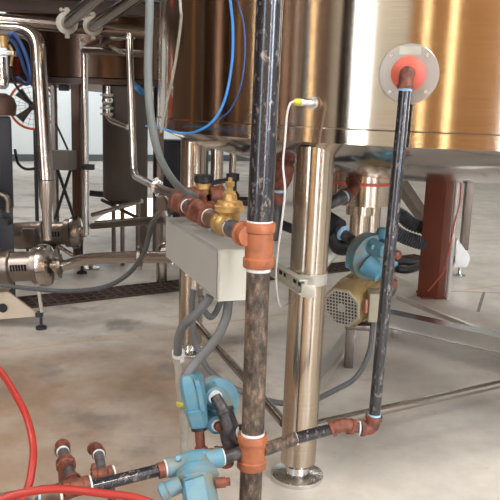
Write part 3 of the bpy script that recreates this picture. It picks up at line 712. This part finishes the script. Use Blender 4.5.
# right-hand blue trap behind the drop pipe
t2 = thing('steam_trap', 'round blue cast trap hanging above the khaki pump motor', 'valve', P(368, 258, 3.2))
c2 = P(371, 257, 3.2); d2 = V((.45, -.85, -.12)).normalized(); X2, U2 = frame(d2, V((.2, 0, 1)))
obj('body', B().lathe(c2-d2*.05, d2, [(-.04, .03), (-.03, .075), (0, .1), (.03, .105), (.045, .1), (.048, .106), (.066, .105), (.08, .09), (.1, .05), (.105, .03)], 40), 'bluedirt', t2)
p1, p2 = P(379, 249, 3.08), P(380, 276, 3.08)
for q, rr, dd2 in ((P(381, 250, 3.12), .032, V((.6, -.75, -.05))), (P(376, 271, 3.12), .040, V((.75, -.5, -.5)))):
    dd2.normalize(); bo = obj('boss', B().lathe(q-dd2*.05, dd2, [(0, rr*1.3), (.05, rr), (.075, rr), (.08, rr*.8), (.08, .01)], 28), 'blue', t2)
    obj('plug', B().lathe(q+dd2*.07, dd2, [(0, rr*.62), (.03, rr*.62), (.035, rr*.4)], 8), 'rust', t2)
obj('lug', B().box(P(349, 262, 3.2), (.03, .03, .05), bev=.006), 'blue', t2); obj('lug', B().lathe(P(384, 238, 3.2), (.1, 0, 1), [(0, .04), (.04, .036), (.045, .025)], 20), 'blue', t2)
for e_ in (U2*.088, -X2*.088, (X2+U2)*.062, (U2-X2)*.062): obj('bolt', B().lathe(c2+d2*.04+e_, d2, [(0, .012), (.03, .012)], 6), 'blue', t2)
k3 = thing('insulated_pipe', 'thick black pipe coming from behind the front leg to blue trap', 'pipe', P(338, 230, 3.4))
obj('pipe', B().tube([P(300, 205, 3.45), P(334, 226, 3.35), P(338, 229, 3.33)], .05, 28), 'black', k3)
obj('nipple', B().tube([P(336, 229, 3.34), P(352, 240, 3.27)], .025, 20), 'dpipe', k3); ring(P(343, 233, 3.3), P(352, 240, 3.27)-P(336, 229, 3.34), .036, .012, 'btape', k3)
obj('elbow', elbow(B(), P(333, 233, 3.36), P(338, 248, 3.36), P(350, 247, 3.34), .038, .06), 'black', k3)
# smaller pipe entering the sump
k4 = thing('sump_feed_pipe', 'short black pipe with rusty elbow entering under tank centre', 'pipe', P(345, 195, 3.7))
obj('pipe', B().tube([P(326, 205, 3.55), P(345, 196, 3.6)], .03, 20), 'dpipe', k4)
ring(P(345, 196, 3.6), P(345, 196, 3.6)-P(326, 205, 3.55), .032, .014, 'btape', k4)
obj('elbow', elbow(B(), P(345, 196, 3.6), P(354, 190, 3.65), P(353, 180, 3.7), .032, .05), 'rust', k4)

# pump motor
mo = thing('pump_motor', 'khaki electric motor with black mesh octagonal fan guard low behind drop pipe', 'motor', P(350, 312, 4.0))
mc = P(342, 307.5, 3.93); mdv = V((.36, .9, .12)).normalized(); mdv = (P(375, 285, 4.25)-mc).normalized(); X5, U5 = frame(mdv)
mr_ = .132
obj('fan_cowl', B().lathe(mc, mdv, [(0.004, mr_*.82), (.0, mr_*.85), (.03, mr_*.98), (.06, mr_*1.02), (.14, mr_*1.02), (.14, mr_*.95)], 8, ), 'motor', mo, ang=50)
obj('cowl_rim', B().lathe(mc-mdv*.008, mdv, [(.012, mr_*.76), (0, mr_*.78), (0, mr_*.86), (.012, mr_*.88)], 8, cap=False), 'jb', mo)
obj('body', B().lathe(mc+mdv*.11, mdv, [(0, mr_*.9), (.22, mr_*.9), (.24, mr_*.75), (.26, mr_*.5)], 40), 'motor', mo)
fn = B()
for i in range(28):
    a = 2*pi*i/28; q = mc+(X5*cos(a)+U5*sin(a))*mr_*.95; fn.bar(q+mdv*.13, q+mdv*.32, .02*.3, .02, up=(X5*cos(a)+U5*sin(a)))
obj('cooling_fins', fn, 'motor', mo)
obj('fan_disc', B().lathe(mc-mdv*.002, mdv, [(-.0, mr_*.8), (.01, mr_*.8)], 8), 'black', mo)
gd = B()
for i in range(-5, 6):
    q = i*mr_*.145; h_ = sqrt(max(0, (mr_*.8)**2-q*q))*.97
    gd.bar(mc-mdv*.005+X5*q-U5*h_, mc-mdv*.005+X5*q+U5*h_, .005, .005); gd.bar(mc-mdv*.006+U5*q-X5*h_, mc-mdv*.006+U5*q+X5*h_, .006, .005)
gd.lathe(mc-mdv*.007, mdv, [(0, mr_*.2), (.004, mr_*.2)], 16)
obj('fan_guard', gd, 'gal', mo)
obj('junction_box', B().box(P(373.5, 305, 3.92), (.07, .14, .16), bev=.008), 'jb', mo); obj('rating_label', B().box(P(366.5, 306, 3.85), (.012, .01, .075)), 'label', mo)
obj('foot_mount', B().box(mc+mdv*.2-V((0, 0, mr_+.03)), (.16, .2, .03), bev=.006), 'dsteel', mo)
obj('pump_head', B().lathe(mc+mdv*.36, mdv, [(0, .07), (.03, .11), (.1, .115), (.12, .1)], 40), 'steel', mo)
fp_ = mc+mdv*.2; 
obj('stand', B().box((fp_.x-.03, fp_.y+.05, (fp_.z-mr_-.04)/2), (.05, .05, fp_.z-mr_-.04), bev=.006), 'dsteel', mo)
# hose and steel lines behind the front leg
hose('steel_rod', [P(318, 268, 3.9), P(330, 255, 3.95), P(345, 240, 4.1)], .035, 'gal', 'pale steel tube leaning behind the front leg above the motor', 'pipe')

# ---------------------------------------------------------------- right background
cbse = G(433, 298); cwid = .155
col = thing('steel_column', 'red primer painted steel column standing right under the tank', 'column', cbse)
ctop = P(448, 150, cbse.y-.05)
cz = 7.0
cax = (V((.97, .22, 0)).normalized(), V((-.22, .97, 0)).normalized(), V((0, 0, 1)))
obj('shaft', B().box((cbse.x+.0, cbse.y+.07, cz/2), (.17, .19, cz), (V((.83, -.55, 0)).normalized(), V((.55, .83, 0)).normalized(), V((0, 0, 1))), .004), 'primer', col)
obj('base_plate', B().box((cbse.x, cbse.y+.07, .008), (.2, .22, .012)), 'primer2', col)
q = G(445, 299)
cnd = V((q.x+.02, q.y+.0, 0))
one('wall_conduit', B().tube([cnd, V((cnd.x, cnd.y, 6.9))], .02, 16), 'plate', 'thin pale conduit running up the right edge of red column', 'conduit')
hose('red_wire', [P(461, 172, 5.7), P(460, 200, 5.65), P(454, 225, 5.65), P(449, 250, 5.65), P(444, 270, 5.66), P(436, 282, 5.66), P(428, 291, 5.68)], .006, 'redg', 'thin red wire tied along the red column', 'wire')
fl_ = G(459, 276)
fs = thing('frame_leg', 'slim steel leg with angled bracket and levelling foot right of red column', 'leg', fl_)
obj('post', B().box((fl_.x+.02, fl_.y, .95), (.07, .07, 1.4), bev=.006), 'dsteel', fs)
obj('bracket', B().prism([fl_+V((-.06, -.04, .09)), fl_+V((.05, -.04, .09)), fl_+V((.07, -.04, .13)), fl_+V((.07, -.04, .2)), fl_+V((-.06, -.04, .36))], (0, 1, 0), .06), 'chrome', fs)
obj('foot', B().lathe(fl_, (0, 0, 1), [(0, .06), (.012, .06), (.02, .02), (.03, .015), (.1, .015)], 24), 'chrome', fs)
long_bar('support_strut', P(384, 160, 6.9), G(446, 250), 'dsteel', 'greyish brown diagonal strut behind the red column', 'strut', .1, .1)
def corr(pts, r, label):
    b = B(); sp_ = spline(pts, 40); rad = [r*(1+.09*sin(i*1.05)) for i in range(len(sp_))]
    b.tube(sp_, rad, 20); return one('corrugated_hose', b, 'corr', label, 'hose')
corr([P(392, 212, 6.0), P(402, 216, 6.0), P(412, 224, 6.0), P(432, 230, 6.0)], .055, 'upper black corrugated hose running behind the red column')
corr([P(388, 227, 5.9), P(402, 236, 5.9), P(418, 242, 5.9), P(436, 246, 5.9)], .055, 'lower black corrugated hose running behind the red column')
gp = G(405, 265)
bag = B()
for i in range(14): bag.ball(G(390+i*2.4, 267-(i % 3)*1.5)+V((0, 0, .03)), .04, (1.6, 1, .7), seg=8)
one('hose_coil', B().tube(spline([G(384, 268, .03), G(400, 262, .06), G(420, 265, .03), G(404, 270, .03), G(386, 264, .03)]), .035, 12), 'black', 'dark coil of hose lying on the drain behind blue trap', 'hose')
for i, (x, y, s_, l_) in enumerate([(478, 181, .36, 'left of the two pale plastic wrapped bundles in far right background'), (504, 183, .42, 'right of the two pale plastic wrapped bundles in far right background')]):
    g_ = G(x, y); b = B()
    b.ball(g_+V((0, 0, s_*.4)), s_*.62, (1.2, .9, .75), seg=20).ball(g_+V((s_*.3, .1, s_*.6)), s_*.4, (1, 1, .8), seg=16)
    for v in b.bm.verts:
        v.co += noise.noise_vector(v.co*7)*.05; v.co.z = max(v.co.z, 0)
    one('plastic_bundle', b, 'plastic', l_, 'bundle', group='plastic bundles on the far floor')

# things glimpsed under the tank between riser and front leg
ug = thing('brass_pipe_union', 'rusty wide pipe union with pale blue tape behind the riser', 'pipe', P(283, 165, 3.2))
obj('union', B().lathe(P(285, 151, 3.2), (-.12, 0, -1), [(0, .05), (.02, .052), (.03, .045), (.05, .045), (.06, .052), (.12, .05), (.16, .035), (.19, .036), (.23, .033)], 28), 'rust', ug)
ring(P(285, 158, 3.2), (0, 0, 1), .05, .02, 'btape', ug); ring(P(279, 191, 3.2), (0, 0, 1), .038, .016, 'btape', ug)
obj('red_ring', B().lathe(P(285, 153, 3.2), (0, 0, 1), [(0, .053), (.008, .053)], 28), 'redg', ug)
obj('pipe', B().tube([P(278, 193, 3.2), P(272, 240, 3.2)], .028, 20), 'dpipe', ug)
one('low_pipe', B().tube([P(275, 222, 4.5), P(300, 232, 4.4)], .03, 16), 'black', 'short black pipe between riser and front leg', 'pipe')

# second narrow column behind the left leg
one('support_post', B().tube([G(214, 290), G(214, 290)+V((0, 0, 1.36))], .05, 28), 'leg', 'narrow steel post just right of the left tank leg', 'post', origin=None)
one('support_post', B().tube([P(233, 150, 6.2), V((P(233, 150, 6.2).x, 6.2, 0))], .03, 20), 'leg', 'thin distant steel post between left leg and riser', 'post')
cq = P(168, 222, 9.0); ch_ = P(168, 140, 9.0).z
kc = thing('control_cabinet', 'narrow black control cabinet behind hanging hose at left leg', 'cabinet', (cq.x, 9.0, 0))
obj('body', B().box((cq.x, 9.15, ch_/2+.05), (.34, .3, ch_-.1), bev=.01), 'darkpan', kc)
obj('door', B().box((cq.x, 8.99, ch_/2+.05), (.3, .02, ch_-.18), bev=.004), 'dark', kc)
for g_ in (-.12, .12): obj('foot', B().box((cq.x+g_, 9.15, .06), (.05, .25, .12)), 'black', kc)
# distant bench seen under tank
tbh = thing('work_bench', 'distant grey bench with small blue items seen under the tank', 'bench', G(255, 200))
gb = G(250, 203)
obj('top', B().box(gb+V((0, 0, .82)), (1.6, .6, .05), bev=.005), 'greybox', tbh)
for xx_ in (-.7, .7): obj('leg', B().box(gb+V((xx_, 0, .4)), (.06, .5, .8)), 'dark', tbh)
for i, (dx, cc_) in enumerate(((-.35, 'dark'), (.02, 'dbtube'), (.3, 'black'), (.55, 'dbtube'))):
    lb = ['dark carton at the left end of the distant bench', 'blue jug on the distant bench beside dark carton', 'black carton on the distant bench between blue jugs', 'blue jug at the right end of the distant bench'][i]
    b = B()
    if cc_ == 'dbtube': b.lathe(gb+V((dx, 0, .845)), (0, 0, 1), [(0, .08), (.15, .08), (.2, .03), (.24, .03)], 20); nm, ct = 'jug', 'jug'
    else: b.box(gb+V((dx, 0, .925)), (.2, .2, .16), bev=.01); nm, ct = 'carton', 'box'
    one(nm, b, cc_, lb, ct)

# ---------------------------------------------------------------- left background
t2c = P(112, 84, 7.6); T2 = V((t2c.x, 7.6, 0)); R2 = 1.0; Z2 = P(80, 84, 6.65).z
tk2 = thing('dark_tank', 'dark brown reflective steel tank in the upper left background', 'tank', T2)
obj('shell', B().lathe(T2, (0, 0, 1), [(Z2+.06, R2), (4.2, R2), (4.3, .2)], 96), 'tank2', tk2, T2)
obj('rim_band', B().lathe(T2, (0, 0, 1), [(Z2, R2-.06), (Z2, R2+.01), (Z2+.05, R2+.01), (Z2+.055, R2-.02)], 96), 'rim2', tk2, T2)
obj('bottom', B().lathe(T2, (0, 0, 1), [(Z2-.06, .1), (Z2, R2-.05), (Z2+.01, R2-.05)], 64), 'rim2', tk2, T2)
for (x, r) in ((56, .028), (158, .05)):
    q = P(x, 200, 7.0); obj('leg', B().tube([V((q.x, 7.0, 0)), V((q.x, 7.0, Z2))], r, 20), 'dsteel', tk2)
q = P(77.5, 200, 6.6); obj('leg', B().box((q.x, 6.6, Z2/2), (.075, .075, Z2), bev=.004), 'beam', tk2, label='brown painted square leg')
# bright round post beside it with clamp and small bracket
pb = P(85.5, 200, 6.1)
vp = thing('steel_pipe', 'pale vertical steel pipe beside brown square tank leg', 'pipe', V((pb.x, 6.1, 0)))
obj('pipe', B().tube([P(84.5, 52, 6.1), V((P(86, 235, 6.1).x, 6.1, P(86, 235, 6.1).z))], .028, 20), 'chrome', vp)
obj('bracket', B().box(P(88, 167, 6.05), (.1, .05, .045), bev=.004), 'dark', vp)
obj('clamp', B().tri_clamp(P(84.3, 48, 6.1), (1, -.2, .3), .035), 'gal', vp)
# overhead pipework
oh = thing('overhead_pipe', 'horizontal polished overhead pipe crossing the top left', 'pipe', P(70, 25, 5.2))
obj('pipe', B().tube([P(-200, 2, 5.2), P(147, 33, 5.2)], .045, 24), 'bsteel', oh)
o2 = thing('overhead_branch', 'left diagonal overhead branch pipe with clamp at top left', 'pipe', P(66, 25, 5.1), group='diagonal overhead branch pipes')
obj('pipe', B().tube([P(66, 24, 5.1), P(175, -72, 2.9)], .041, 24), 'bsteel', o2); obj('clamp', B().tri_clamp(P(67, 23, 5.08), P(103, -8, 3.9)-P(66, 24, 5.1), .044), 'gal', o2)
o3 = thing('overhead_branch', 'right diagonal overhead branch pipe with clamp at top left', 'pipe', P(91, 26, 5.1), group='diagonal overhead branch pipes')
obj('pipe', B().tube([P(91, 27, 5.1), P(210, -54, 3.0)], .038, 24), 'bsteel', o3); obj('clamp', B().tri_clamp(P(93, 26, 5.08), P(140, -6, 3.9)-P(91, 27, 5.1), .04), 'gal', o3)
o4 = thing('overhead_link', 'short sloping pipe with clamps below the overhead branch pipes', 'pipe', P(100, 43, 5.8))
obj('pipe', B().tube([P(84, 50, 6.1), P(113, 36, 5.6)], .033, 20), 'dsteel', o4); obj('clamp', B().tri_clamp(P(117, 38, 5.5), (0, 0, 1), .03), 'gal', o4); obj('clamp', B().tri_clamp(P(117, 50, 5.5), (.5, 0, 1), .028), 'gal', o4)
obj('tube', B().tube([P(84, 50, 5.8), P(148, 54, 5.5)], .025, 16), 'dsteel', o4)
obj('hanger', B().tube([P(101, 43, 5.75), P(101, 28, 5.22)], .014, 12), 'dsteel', o4)
long_bar('steel_beam', P(-200, -4, 5.6), P(160, 11, 5.6), 'beam', 'brown steel beam along the top left edge', 'beam', .12, .09)
long_bar('steel_beam', P(-200, -14, 5.4), P(160, -3, 5.4), 'dark', 'dark steel beam above the brown one at top left', 'beam', .1, .08)
# curved suction pipe to the near pump
sp1 = thing('suction_pipe', 'thick polished pipe bending down from overhead into the nearer pump', 'pipe', P(47, 245, 4.6))
pth = smooth_path([P(-150, 20, 4.95), P(37, 31, 4.75), P(39.5, 75, 4.65), P(46, 180, 4.6)], .13, 12)
obj('pipe', B().tube(pth, .047, 28), 'steel', sp1)
obj('reducer', B().lathe(P(46, 180, 4.6), P(47.5, 235, 4.6)-P(46, 180, 4.6), [(0, .047), (.1, .046), (.2, .03), (.38, .027)], 28), 'steel', sp1)
long_bar('thin_post', V((P(57, 200, 7.0).x, 6.95, .0)), V((P(54, 84, 7.0).x, 6.95, P(54, 86, 7.0).z)), 'dsteel', 'thin dull post right of the thick curved pipe', 'post', .03, .03)
# vertical square post with grey drum
dp = P(125, 150, 6.8)
ds = thing('grey_drum', 'tall dull grey rounded vessel skirt standing under dark tank', 'drum', V((dp.x, 6.8, 0)))
zt_, zb_ = P(125, 87, 6.8).z, P(125, 200, 6.8).z
obj('body', B().lathe(V((dp.x, 6.8, 0)), (0, 0, 1), [(zb_-.03, .12), (zb_+.02, .19), (zb_+.05, .2), (zt_, .2)], 40), 'galdark', ds)
for a in (.6, 2.7, 4.7): obj('leg', B().tube([V((dp.x+.13*cos(a), 6.8+.13*sin(a), 0)), V((dp.x+.13*cos(a), 6.8+.13*sin(a), zb_))], .02, 12), 'dsteel', ds)
# square post and cables at x=146
qp = G(143.5, 254)
ps = thing('equipment_post', 'grey brown steel post rising behind the slim steel tube', 'post', qp)
obj('post', B().box((qp.x, qp.y, 1.6), (.07, .07, 3.2), (V((.98, .2, 0)).normalized(), V((-.2, .98, 0)).normalized(), V((0, 0, 1))), .004), 'dsteel', ps)
for cx__, cy__ in ((148, 224), (141, 128)):
    q = P(cx__, cy__, qp.y-.08); obj('clamp', B().tri_clamp(q, (1, 0, .1), .035), 'gal', ps)
obj('foot', B().lathe(qp, (0, 0, 1), [(0, .08), (.015, .08), (.03, .03), (.06, .03)], 20), 'dsteel', ps)
# horizontal lines left-middle
def lp(A, Bp, r, mat, label): one('steel_line', B().tube([A, Bp], r, 16), mat, label, 'pipe')
lp(P(92, 226, 6.2), P(166, 220, 5.6), .027, 'dsteel', 'horizontal steel pipe leaving the farther pump')
lp(P(92, 215, 6.4), P(142, 201, 6.2), .02, 'chrome', 'bright sloping steel tube above the farther pump outlet')
lp(P(102, 200, 6.8), P(140, 219, 6.4), .016, 'dsteel', 'thin tube crossing down behind the bright sloping tube')
lp(P(90, 193, 7.4), P(118, 196, 7.4), .03, 'dark', 'short dark pipe beside the grey vessel skirt')
lp(P(95, 222, 6.5), P(172, 216, 6.2), .012, 'chrome', 'thin bright line above the farther outlet pipe')
op = B().tube(smooth_path([P(58, 266, 4.6), P(66, 265, 4.6), P(85, 259, 4.55), P(130, 257, 4.4), P(174, 257, 4.25)], .15), .036, 24)
otp = thing('outlet_pipe', 'polished pipe running right from the nearer pump', 'pipe', P(110, 258, 4.5)); obj('pipe', op, 'steel', otp)
obj('clamp', B().tri_clamp(P(140, 257, 4.37), (1, -.1, 0), .036), 'dsteel', otp); obj('clamp', B().tri_clamp(P(60, 266, 4.6), (1, 0, 0), .036), 'dsteel', otp)
g_ = G(161.5, 284); one('floor_pipe', B().tube([g_, g_+V((0, 0, .32)), g_+V((.15, .1, .34))], .045, 20, .08), 'steel', 'short steel pipe elbow rising from floor behind outlet pipe end', 'pipe')
def pump(x0, x1, y0, y1, Y, r, label, loc, lbl2):
    a, b = P(x0, y0, Y), P(x1, y1, Y); d = (b-a).normalized(); L = (b-a).length
    p = thing('pump', label, 'pump', loc)
    obj('motor', B().lathe(a, d, [(0, r*.8), (.01, r*.95), (.02, r), (L*.42, r), (L*.44, r*.92)], 36), 'dsteel', p)
    sl = B().lathe(a+d*L*.43, d, [(0, r*.86), (L*.3, r*.84)], 36); sl.mark(); X, U = frame(d)
    for i in range(6):
        q = a+d*(L*.48+i*L*.04)-X*0
        n_ = V((0, -1, .1)).normalized(); sl.bar(q+n_*r*.86-U*r*.18, q+n_*r*.86+U*r*.18, .012, .006, up=n_)  # dark bars painted as the shaded openings of the lantern
    obj('lantern', sl, ['dsteel', 'void'], p)
    obj('clamp_ring', B().lathe(a+d*L*.75, d, [(0, r*.8), (0, r*1.05), (L*.07, r*1.05), (L*.07, r*.8)], 36), 'dsteel', p)
    obj('casing', B().lathe(a+d*L*.84, d, [(0, r*.8), (0, r*1.2), (.03, r*1.22), (.06, r*1.15), (.07, r*.9), (.08, r*.4), (.12, r*.35)], 40), 'steel', p)
    return p, a, b, d, L
p, a, b, d, L = pump(-18, 52, 268, 265, 4.6, .112, 'nearer stainless pump on a beige base plate at left edge', G(20, 325), '')
bp1 = [G(-25, 322, .05), G(40, 318, .05)]
q0, q1, q2, q3 = P(-30, 292, 4.68), P(8, 292, 4.68), P(40, 316, 4.68), P(-30, 322, 4.68)
obj('base_plate', B().prism([q0, q1, q2, q3], (0, 1, 0), .02), 'base', p)
obj('base_top', B().bar(P(-30, 290, 4.75), P(8, 290, 4.75), .16, .012), 'base', p)
bs_ = P(3, 308, 4.67); obj('hole_rim', B().lathe(bs_, (0, -1, 0), [(0, .03), (.006, .03), (.006, .02)], 20), 'black', p)
ftp = G(41, 329); ftp.y = 4.68; ftp.x = P(41, 320, 4.68).x; ftp.z = 0
obj('levelling_foot', B().lathe(ftp, (0, 0, 1), [(0, .035), (.02, .035), (.03, .01), (.2, .01)], 16).bar(ftp+V((-.03, 0, .1)), ftp+V((0.01, 0, .1)), .05, .03), 'dark', p)
obj('hanger', B().bar(P(38, 286, 4.66), P(42, 312, 4.66), .02, .02), 'gal', p)
p, a, b, d, L = pump(14, 84, 236, 232, 6.3, .118, 'farther stainless pump behind the thick curved pipe', G(60, 274), '')
obj('terminal_box', B().box(P(29, 236, 6.15), (.11, .06, .13), bev=.01), 'dsteel', p)
obj('base_rail', B().bar(P(22, 246, 6.3), P(58, 246, 6.3), .14, .03).tube([P(58, 246, 6.3), P(74, 256, 6.3)], .018, 12), 'steel', p)
for (x, yb) in ((82, 276), (28, 262)):
    g_ = V((P(x, yb, 6.3).x, 6.3, 0)); obj('levelling_foot', B().lathe(g_, (0, 0, 1), [(0, .045), (.015, .045), (.03, .012), (.3, .012)], 16), 'dark', p)
fpt = G(88, 250); obj('foot_disc', B().lathe(V((P(88, 250, 6.4).x, 6.5, 0)), (0, 0, 1), [(0, .08), (.012, .08), (.02, .02), (.12, .02)], 24), 'steel', p)
# grey box on crossed legs
gx = thing('grey_junction_box', 'dusty grey box on crossed struts between the vertical pipes', 'box', P(64, 215, 6.3))
c_ = P(63.5, 160, 6.3); zl = P(64, 220, 6.3).z
obj('box', B().box(c_, (.17, .15, .16), (V((.95, -.25, 0)).normalized(), V((.25, .95, 0)).normalized(), V((0, 0, 1))), .006), 'greybox', gx)
obj('strut', B().bar(c_+V((-.06, 0, -.06)), V((c_.x+.09, 6.3, zl)), .022, .022), 'dark', gx)
obj('strut', B().bar(c_+V((.06, .03, -.06)), V((c_.x-.09, 6.33, zl)), .022, .022), 'dark', gx)
obj('rod', B().tube([P(56, 124, 6.3), P(68, 150, 6.3)], .009, 10), 'dark', gx)
# round fan
fn_ = thing('drum_fan', 'round orange rimmed drum fan on a stand behind curved pipe', 'fan', V((P(30, 200, 7.8).x, 7.8, 0)))
fcn = P(33, 106, 7.8); fdn = V((.25, -1, 0)).normalized(); fX, fU = frame(fdn); fr_ = .235
hb = B()
ps_ = [fcn+(fX*cos(a)+fU*sin(a))*fr_ for a in (2*pi*i/48 for i in range(49))]
obj('rim', B().tube(ps_, .013, 8, cap=False), 'orange2', fn_)
g = B()
for i in range(24):
    a = 2*pi*i/24; g.tube([fcn, fcn+(fX*cos(a)+fU*sin(a))*fr_], .002, 5)
for rr in (.08, .14, .19): g.tube([fcn+(fX*cos(a)+fU*sin(a))*rr for a in (2*pi*i/32 for i in range(33))], .002, 5, cap=False)
obj('wire_guard', g, 'dsteel', fn_)
for i in range(4):
    a = pi/4+i*pi/2; e = fX*cos(a)+fU*sin(a); t_ = fX*-sin(a)+fU*cos(a)
    obj('blade', B().prism([fcn-fdn*.04+e*.03-t_*.02, fcn-fdn*.06+e*.2-t_*.05, fcn-fdn*.03+e*.2+t_*.05, fcn-fdn*.03+e*.03+t_*.02], fdn, .004), 'galdark', fn_)
obj('hub', B().lathe(fcn-fdn*.07, fdn, [(0, .04), (.06, .045), (.07, .03)], 24), 'dark', fn_)
obj('stand', B().tube([V((fcn.x, fcn.y+.05, 0)), fcn-fU*fr_+V((0, .05, 0))], .02, 12).lathe(V((fcn.x, fcn.y+.05, 0)), (0, 0, 1), [(0, .2), (.02, .19)], 32), 'dark', fn_)
# black machine at the left edge
bm_ = thing('black_machine', 'black cabinet machine with rounded door edge at the left edge', 'machine', V((P(0, 200, 5.2).x, 5.2, 0)))
zt_ = P(5, 117, 5.2).z; xr = P(14.5, 150, 5.2).x-.02
obj('cabinet', B().box((xr-.33, 5.25, (zt_+.72)/2+.0), (.6, .4, zt_-.72), (V((.95,.32,0)).normalized(), V((-.32,.95,0)).normalized(), V((0,0,1))), .02), 'dark', bm_)
obj('door_edge', B().tube([V((xr-.06, 5.02, zt_-.2)), V((xr-.06, 5.02, .78))], .035, 16), 'dark', bm_)
obj('stand', B().box((xr-.3, 5.3, .36), (.5, .34, .72), (V((.95,.32,0)).normalized(), V((-.32,.95,0)).normalized(), V((0,0,1))), .01), 'dark', bm_)
obj('round_cap', B().lathe(P(2, 108, 5.2), (0, 0, 1), [(-.05, .09), (.02, .1), (.07, .08), (.1, .03)], 24), 'beam', bm_, label='rounded brown top cover')
obj('knob', B().lathe(P(4, 223, 4.95), (0, -1, 0), [(-.1, .03), (.0, .03), (.03, .035)], 20), 'black', bm_)
obj('front_pipe', B().tube([P(-8, 192, 5.0), P(8, 196, 5.0), P(8, 212, 5.0)], .02, 12, .05), 'dsteel', bm_)
# control bracket, brass bits and blue tubes at the left edge
lb = thing('hose_bracket', 'pale metal bracket plate sticking in from the left edge', 'bracket', P(5, 53, 4.6))
obj('plate', B().box(P(3, 53, 4.6), (.16, .1, .03), bev=.004), 'chrome', lb)
obj('hanging_cylinder', B().lathe(P(1, 57, 4.6), (0, 0, -1), [(0, .03), (.1, .03), (.13, .045), (.17, .04), (.19, .02)], 20), 'chrome', lb)
obj('brass_fitting', B().lathe(P(4, 48, 4.6), (0, 0, 1), [(0, .02), (.04, .02), (.04, .028), (.07, .028)], 8), 'brass', lb)
hose('blue_hose', [P(8, 36, 4.7), P(14, 34, 4.7), P(22, 46, 4.7), P(28, 62, 4.7), P(31, 78, 4.7), P(26, 84, 4.75), P(18, 78, 4.8)], .013, 'dbtube', 'dark blue hose looping beside curved pipe at left')
hose('blue_hose', [P(3, 38, 4.8), P(12, 40, 4.8), P(19, 52, 4.8), P(25, 70, 4.8), P(33, 86, 4.8)], .012, 'dbtube', 'second dark blue hose left of the looping one')
hose('black_cable', [P(9, 55, 4.65), P(10, 68, 4.65), P(14, 82, 4.65), P(24, 96, 4.7), P(32, 104, 4.8)], .008, 'black', 'black cable drooping from the pale bracket plate', 'cable')
hose('yellow_tube', [P(9, 45, 4.62), P(12, 52, 4.62), P(11, 66, 4.62)], .009, 'brass', 'short yellow tube at the pale bracket plate', 'tube')
hose('black_cable', [P(15, 150, 5.2), P(18, 163, 5.3), P(26, 169, 5.5), P(38, 168, 5.7)], .01, 'black', 'black cable drooping from the machine to curved pipe', 'cable')
hose('blue_hose', [P(130, 78, 4.12), P(133, 84, 4.15), P(138, 88, 4.15), P(143, 93, 4.12)], .016, 'btube', 'short bright blue hose beside grey post at upper left')
one('cable_gland', B().box(P(64, 87, 6.9), (.09, .06, .07), bev=.01), 'dark', 'small black block hanging under the dark tank rim', 'box')
# small valve cluster under tank two
vc_ = thing('valve_cluster', 'polished sanitary valve with pipe elbow hanging against the white wall', 'valve', P(108, 105, 6.6))
obj('pipe', B().tube([P(108, 86, 6.6), P(107.5, 119, 6.6), P(128, 127, 6.5)], .028, 16, .08), 'chrome', vc_)
obj('valve_body', B().ball(P(108, 101, 6.6), .05, (1.1, 1, .9)), 'chrome', vc_)
for yy in (95, 108, 114): obj('clamp', B().lathe(P(108, yy, 6.6)-V((0, 0, .012)), (0, 0, 1), [(0, .05), (.024, .05)], 24).box(P(103, yy, 6.6), (.05, .02, .02)), 'gal', vc_)

# ---------------------------------------------------------------- rest of the hall out of view, with things added for their reflections
one('orange_column', B().box((-4.2, 7.7, 3.5), (.2, .2, 7)), 'orange', 'orange painted column at the far left of the hall', 'column')  # stands out of view, added only for an orange reflection
for i, (x, y, r) in enumerate(((-4.9, 1.2, .9), (-5.2, 4.2, .9))):  # tanks out of view, added for a dark brown reflection in the steel
    t = thing('storage_tank', ['brown storage tank nearest the front wall at left', 'brown storage tank farther from the front wall at left'][i], 'tank', (x, y, 0))
    obj('shell', B().lathe((x, y, 0), (0, 0, 1), [(.6, .2), (.8, r), (3.6, r), (3.8, .2)], 64), 'tank2', t)
    for a in (.5, 2.6, 4.7): obj('leg', B().tube([(x+r*.8*cos(a), y+r*.8*sin(a), 0), (x+r*.8*cos(a), y+r*.8*sin(a), .9)], .05, 16), 'dsteel', t)
for i, x in enumerate((9.0, 10.6)):
    one('timber_crate', B().box((x, -3.9, .7), (1.1, 1.1, 1.4), bev=.02), 'wallw', ['left timber crate stacked by front wall', 'right timber crate stacked by front wall'][i], 'crate')
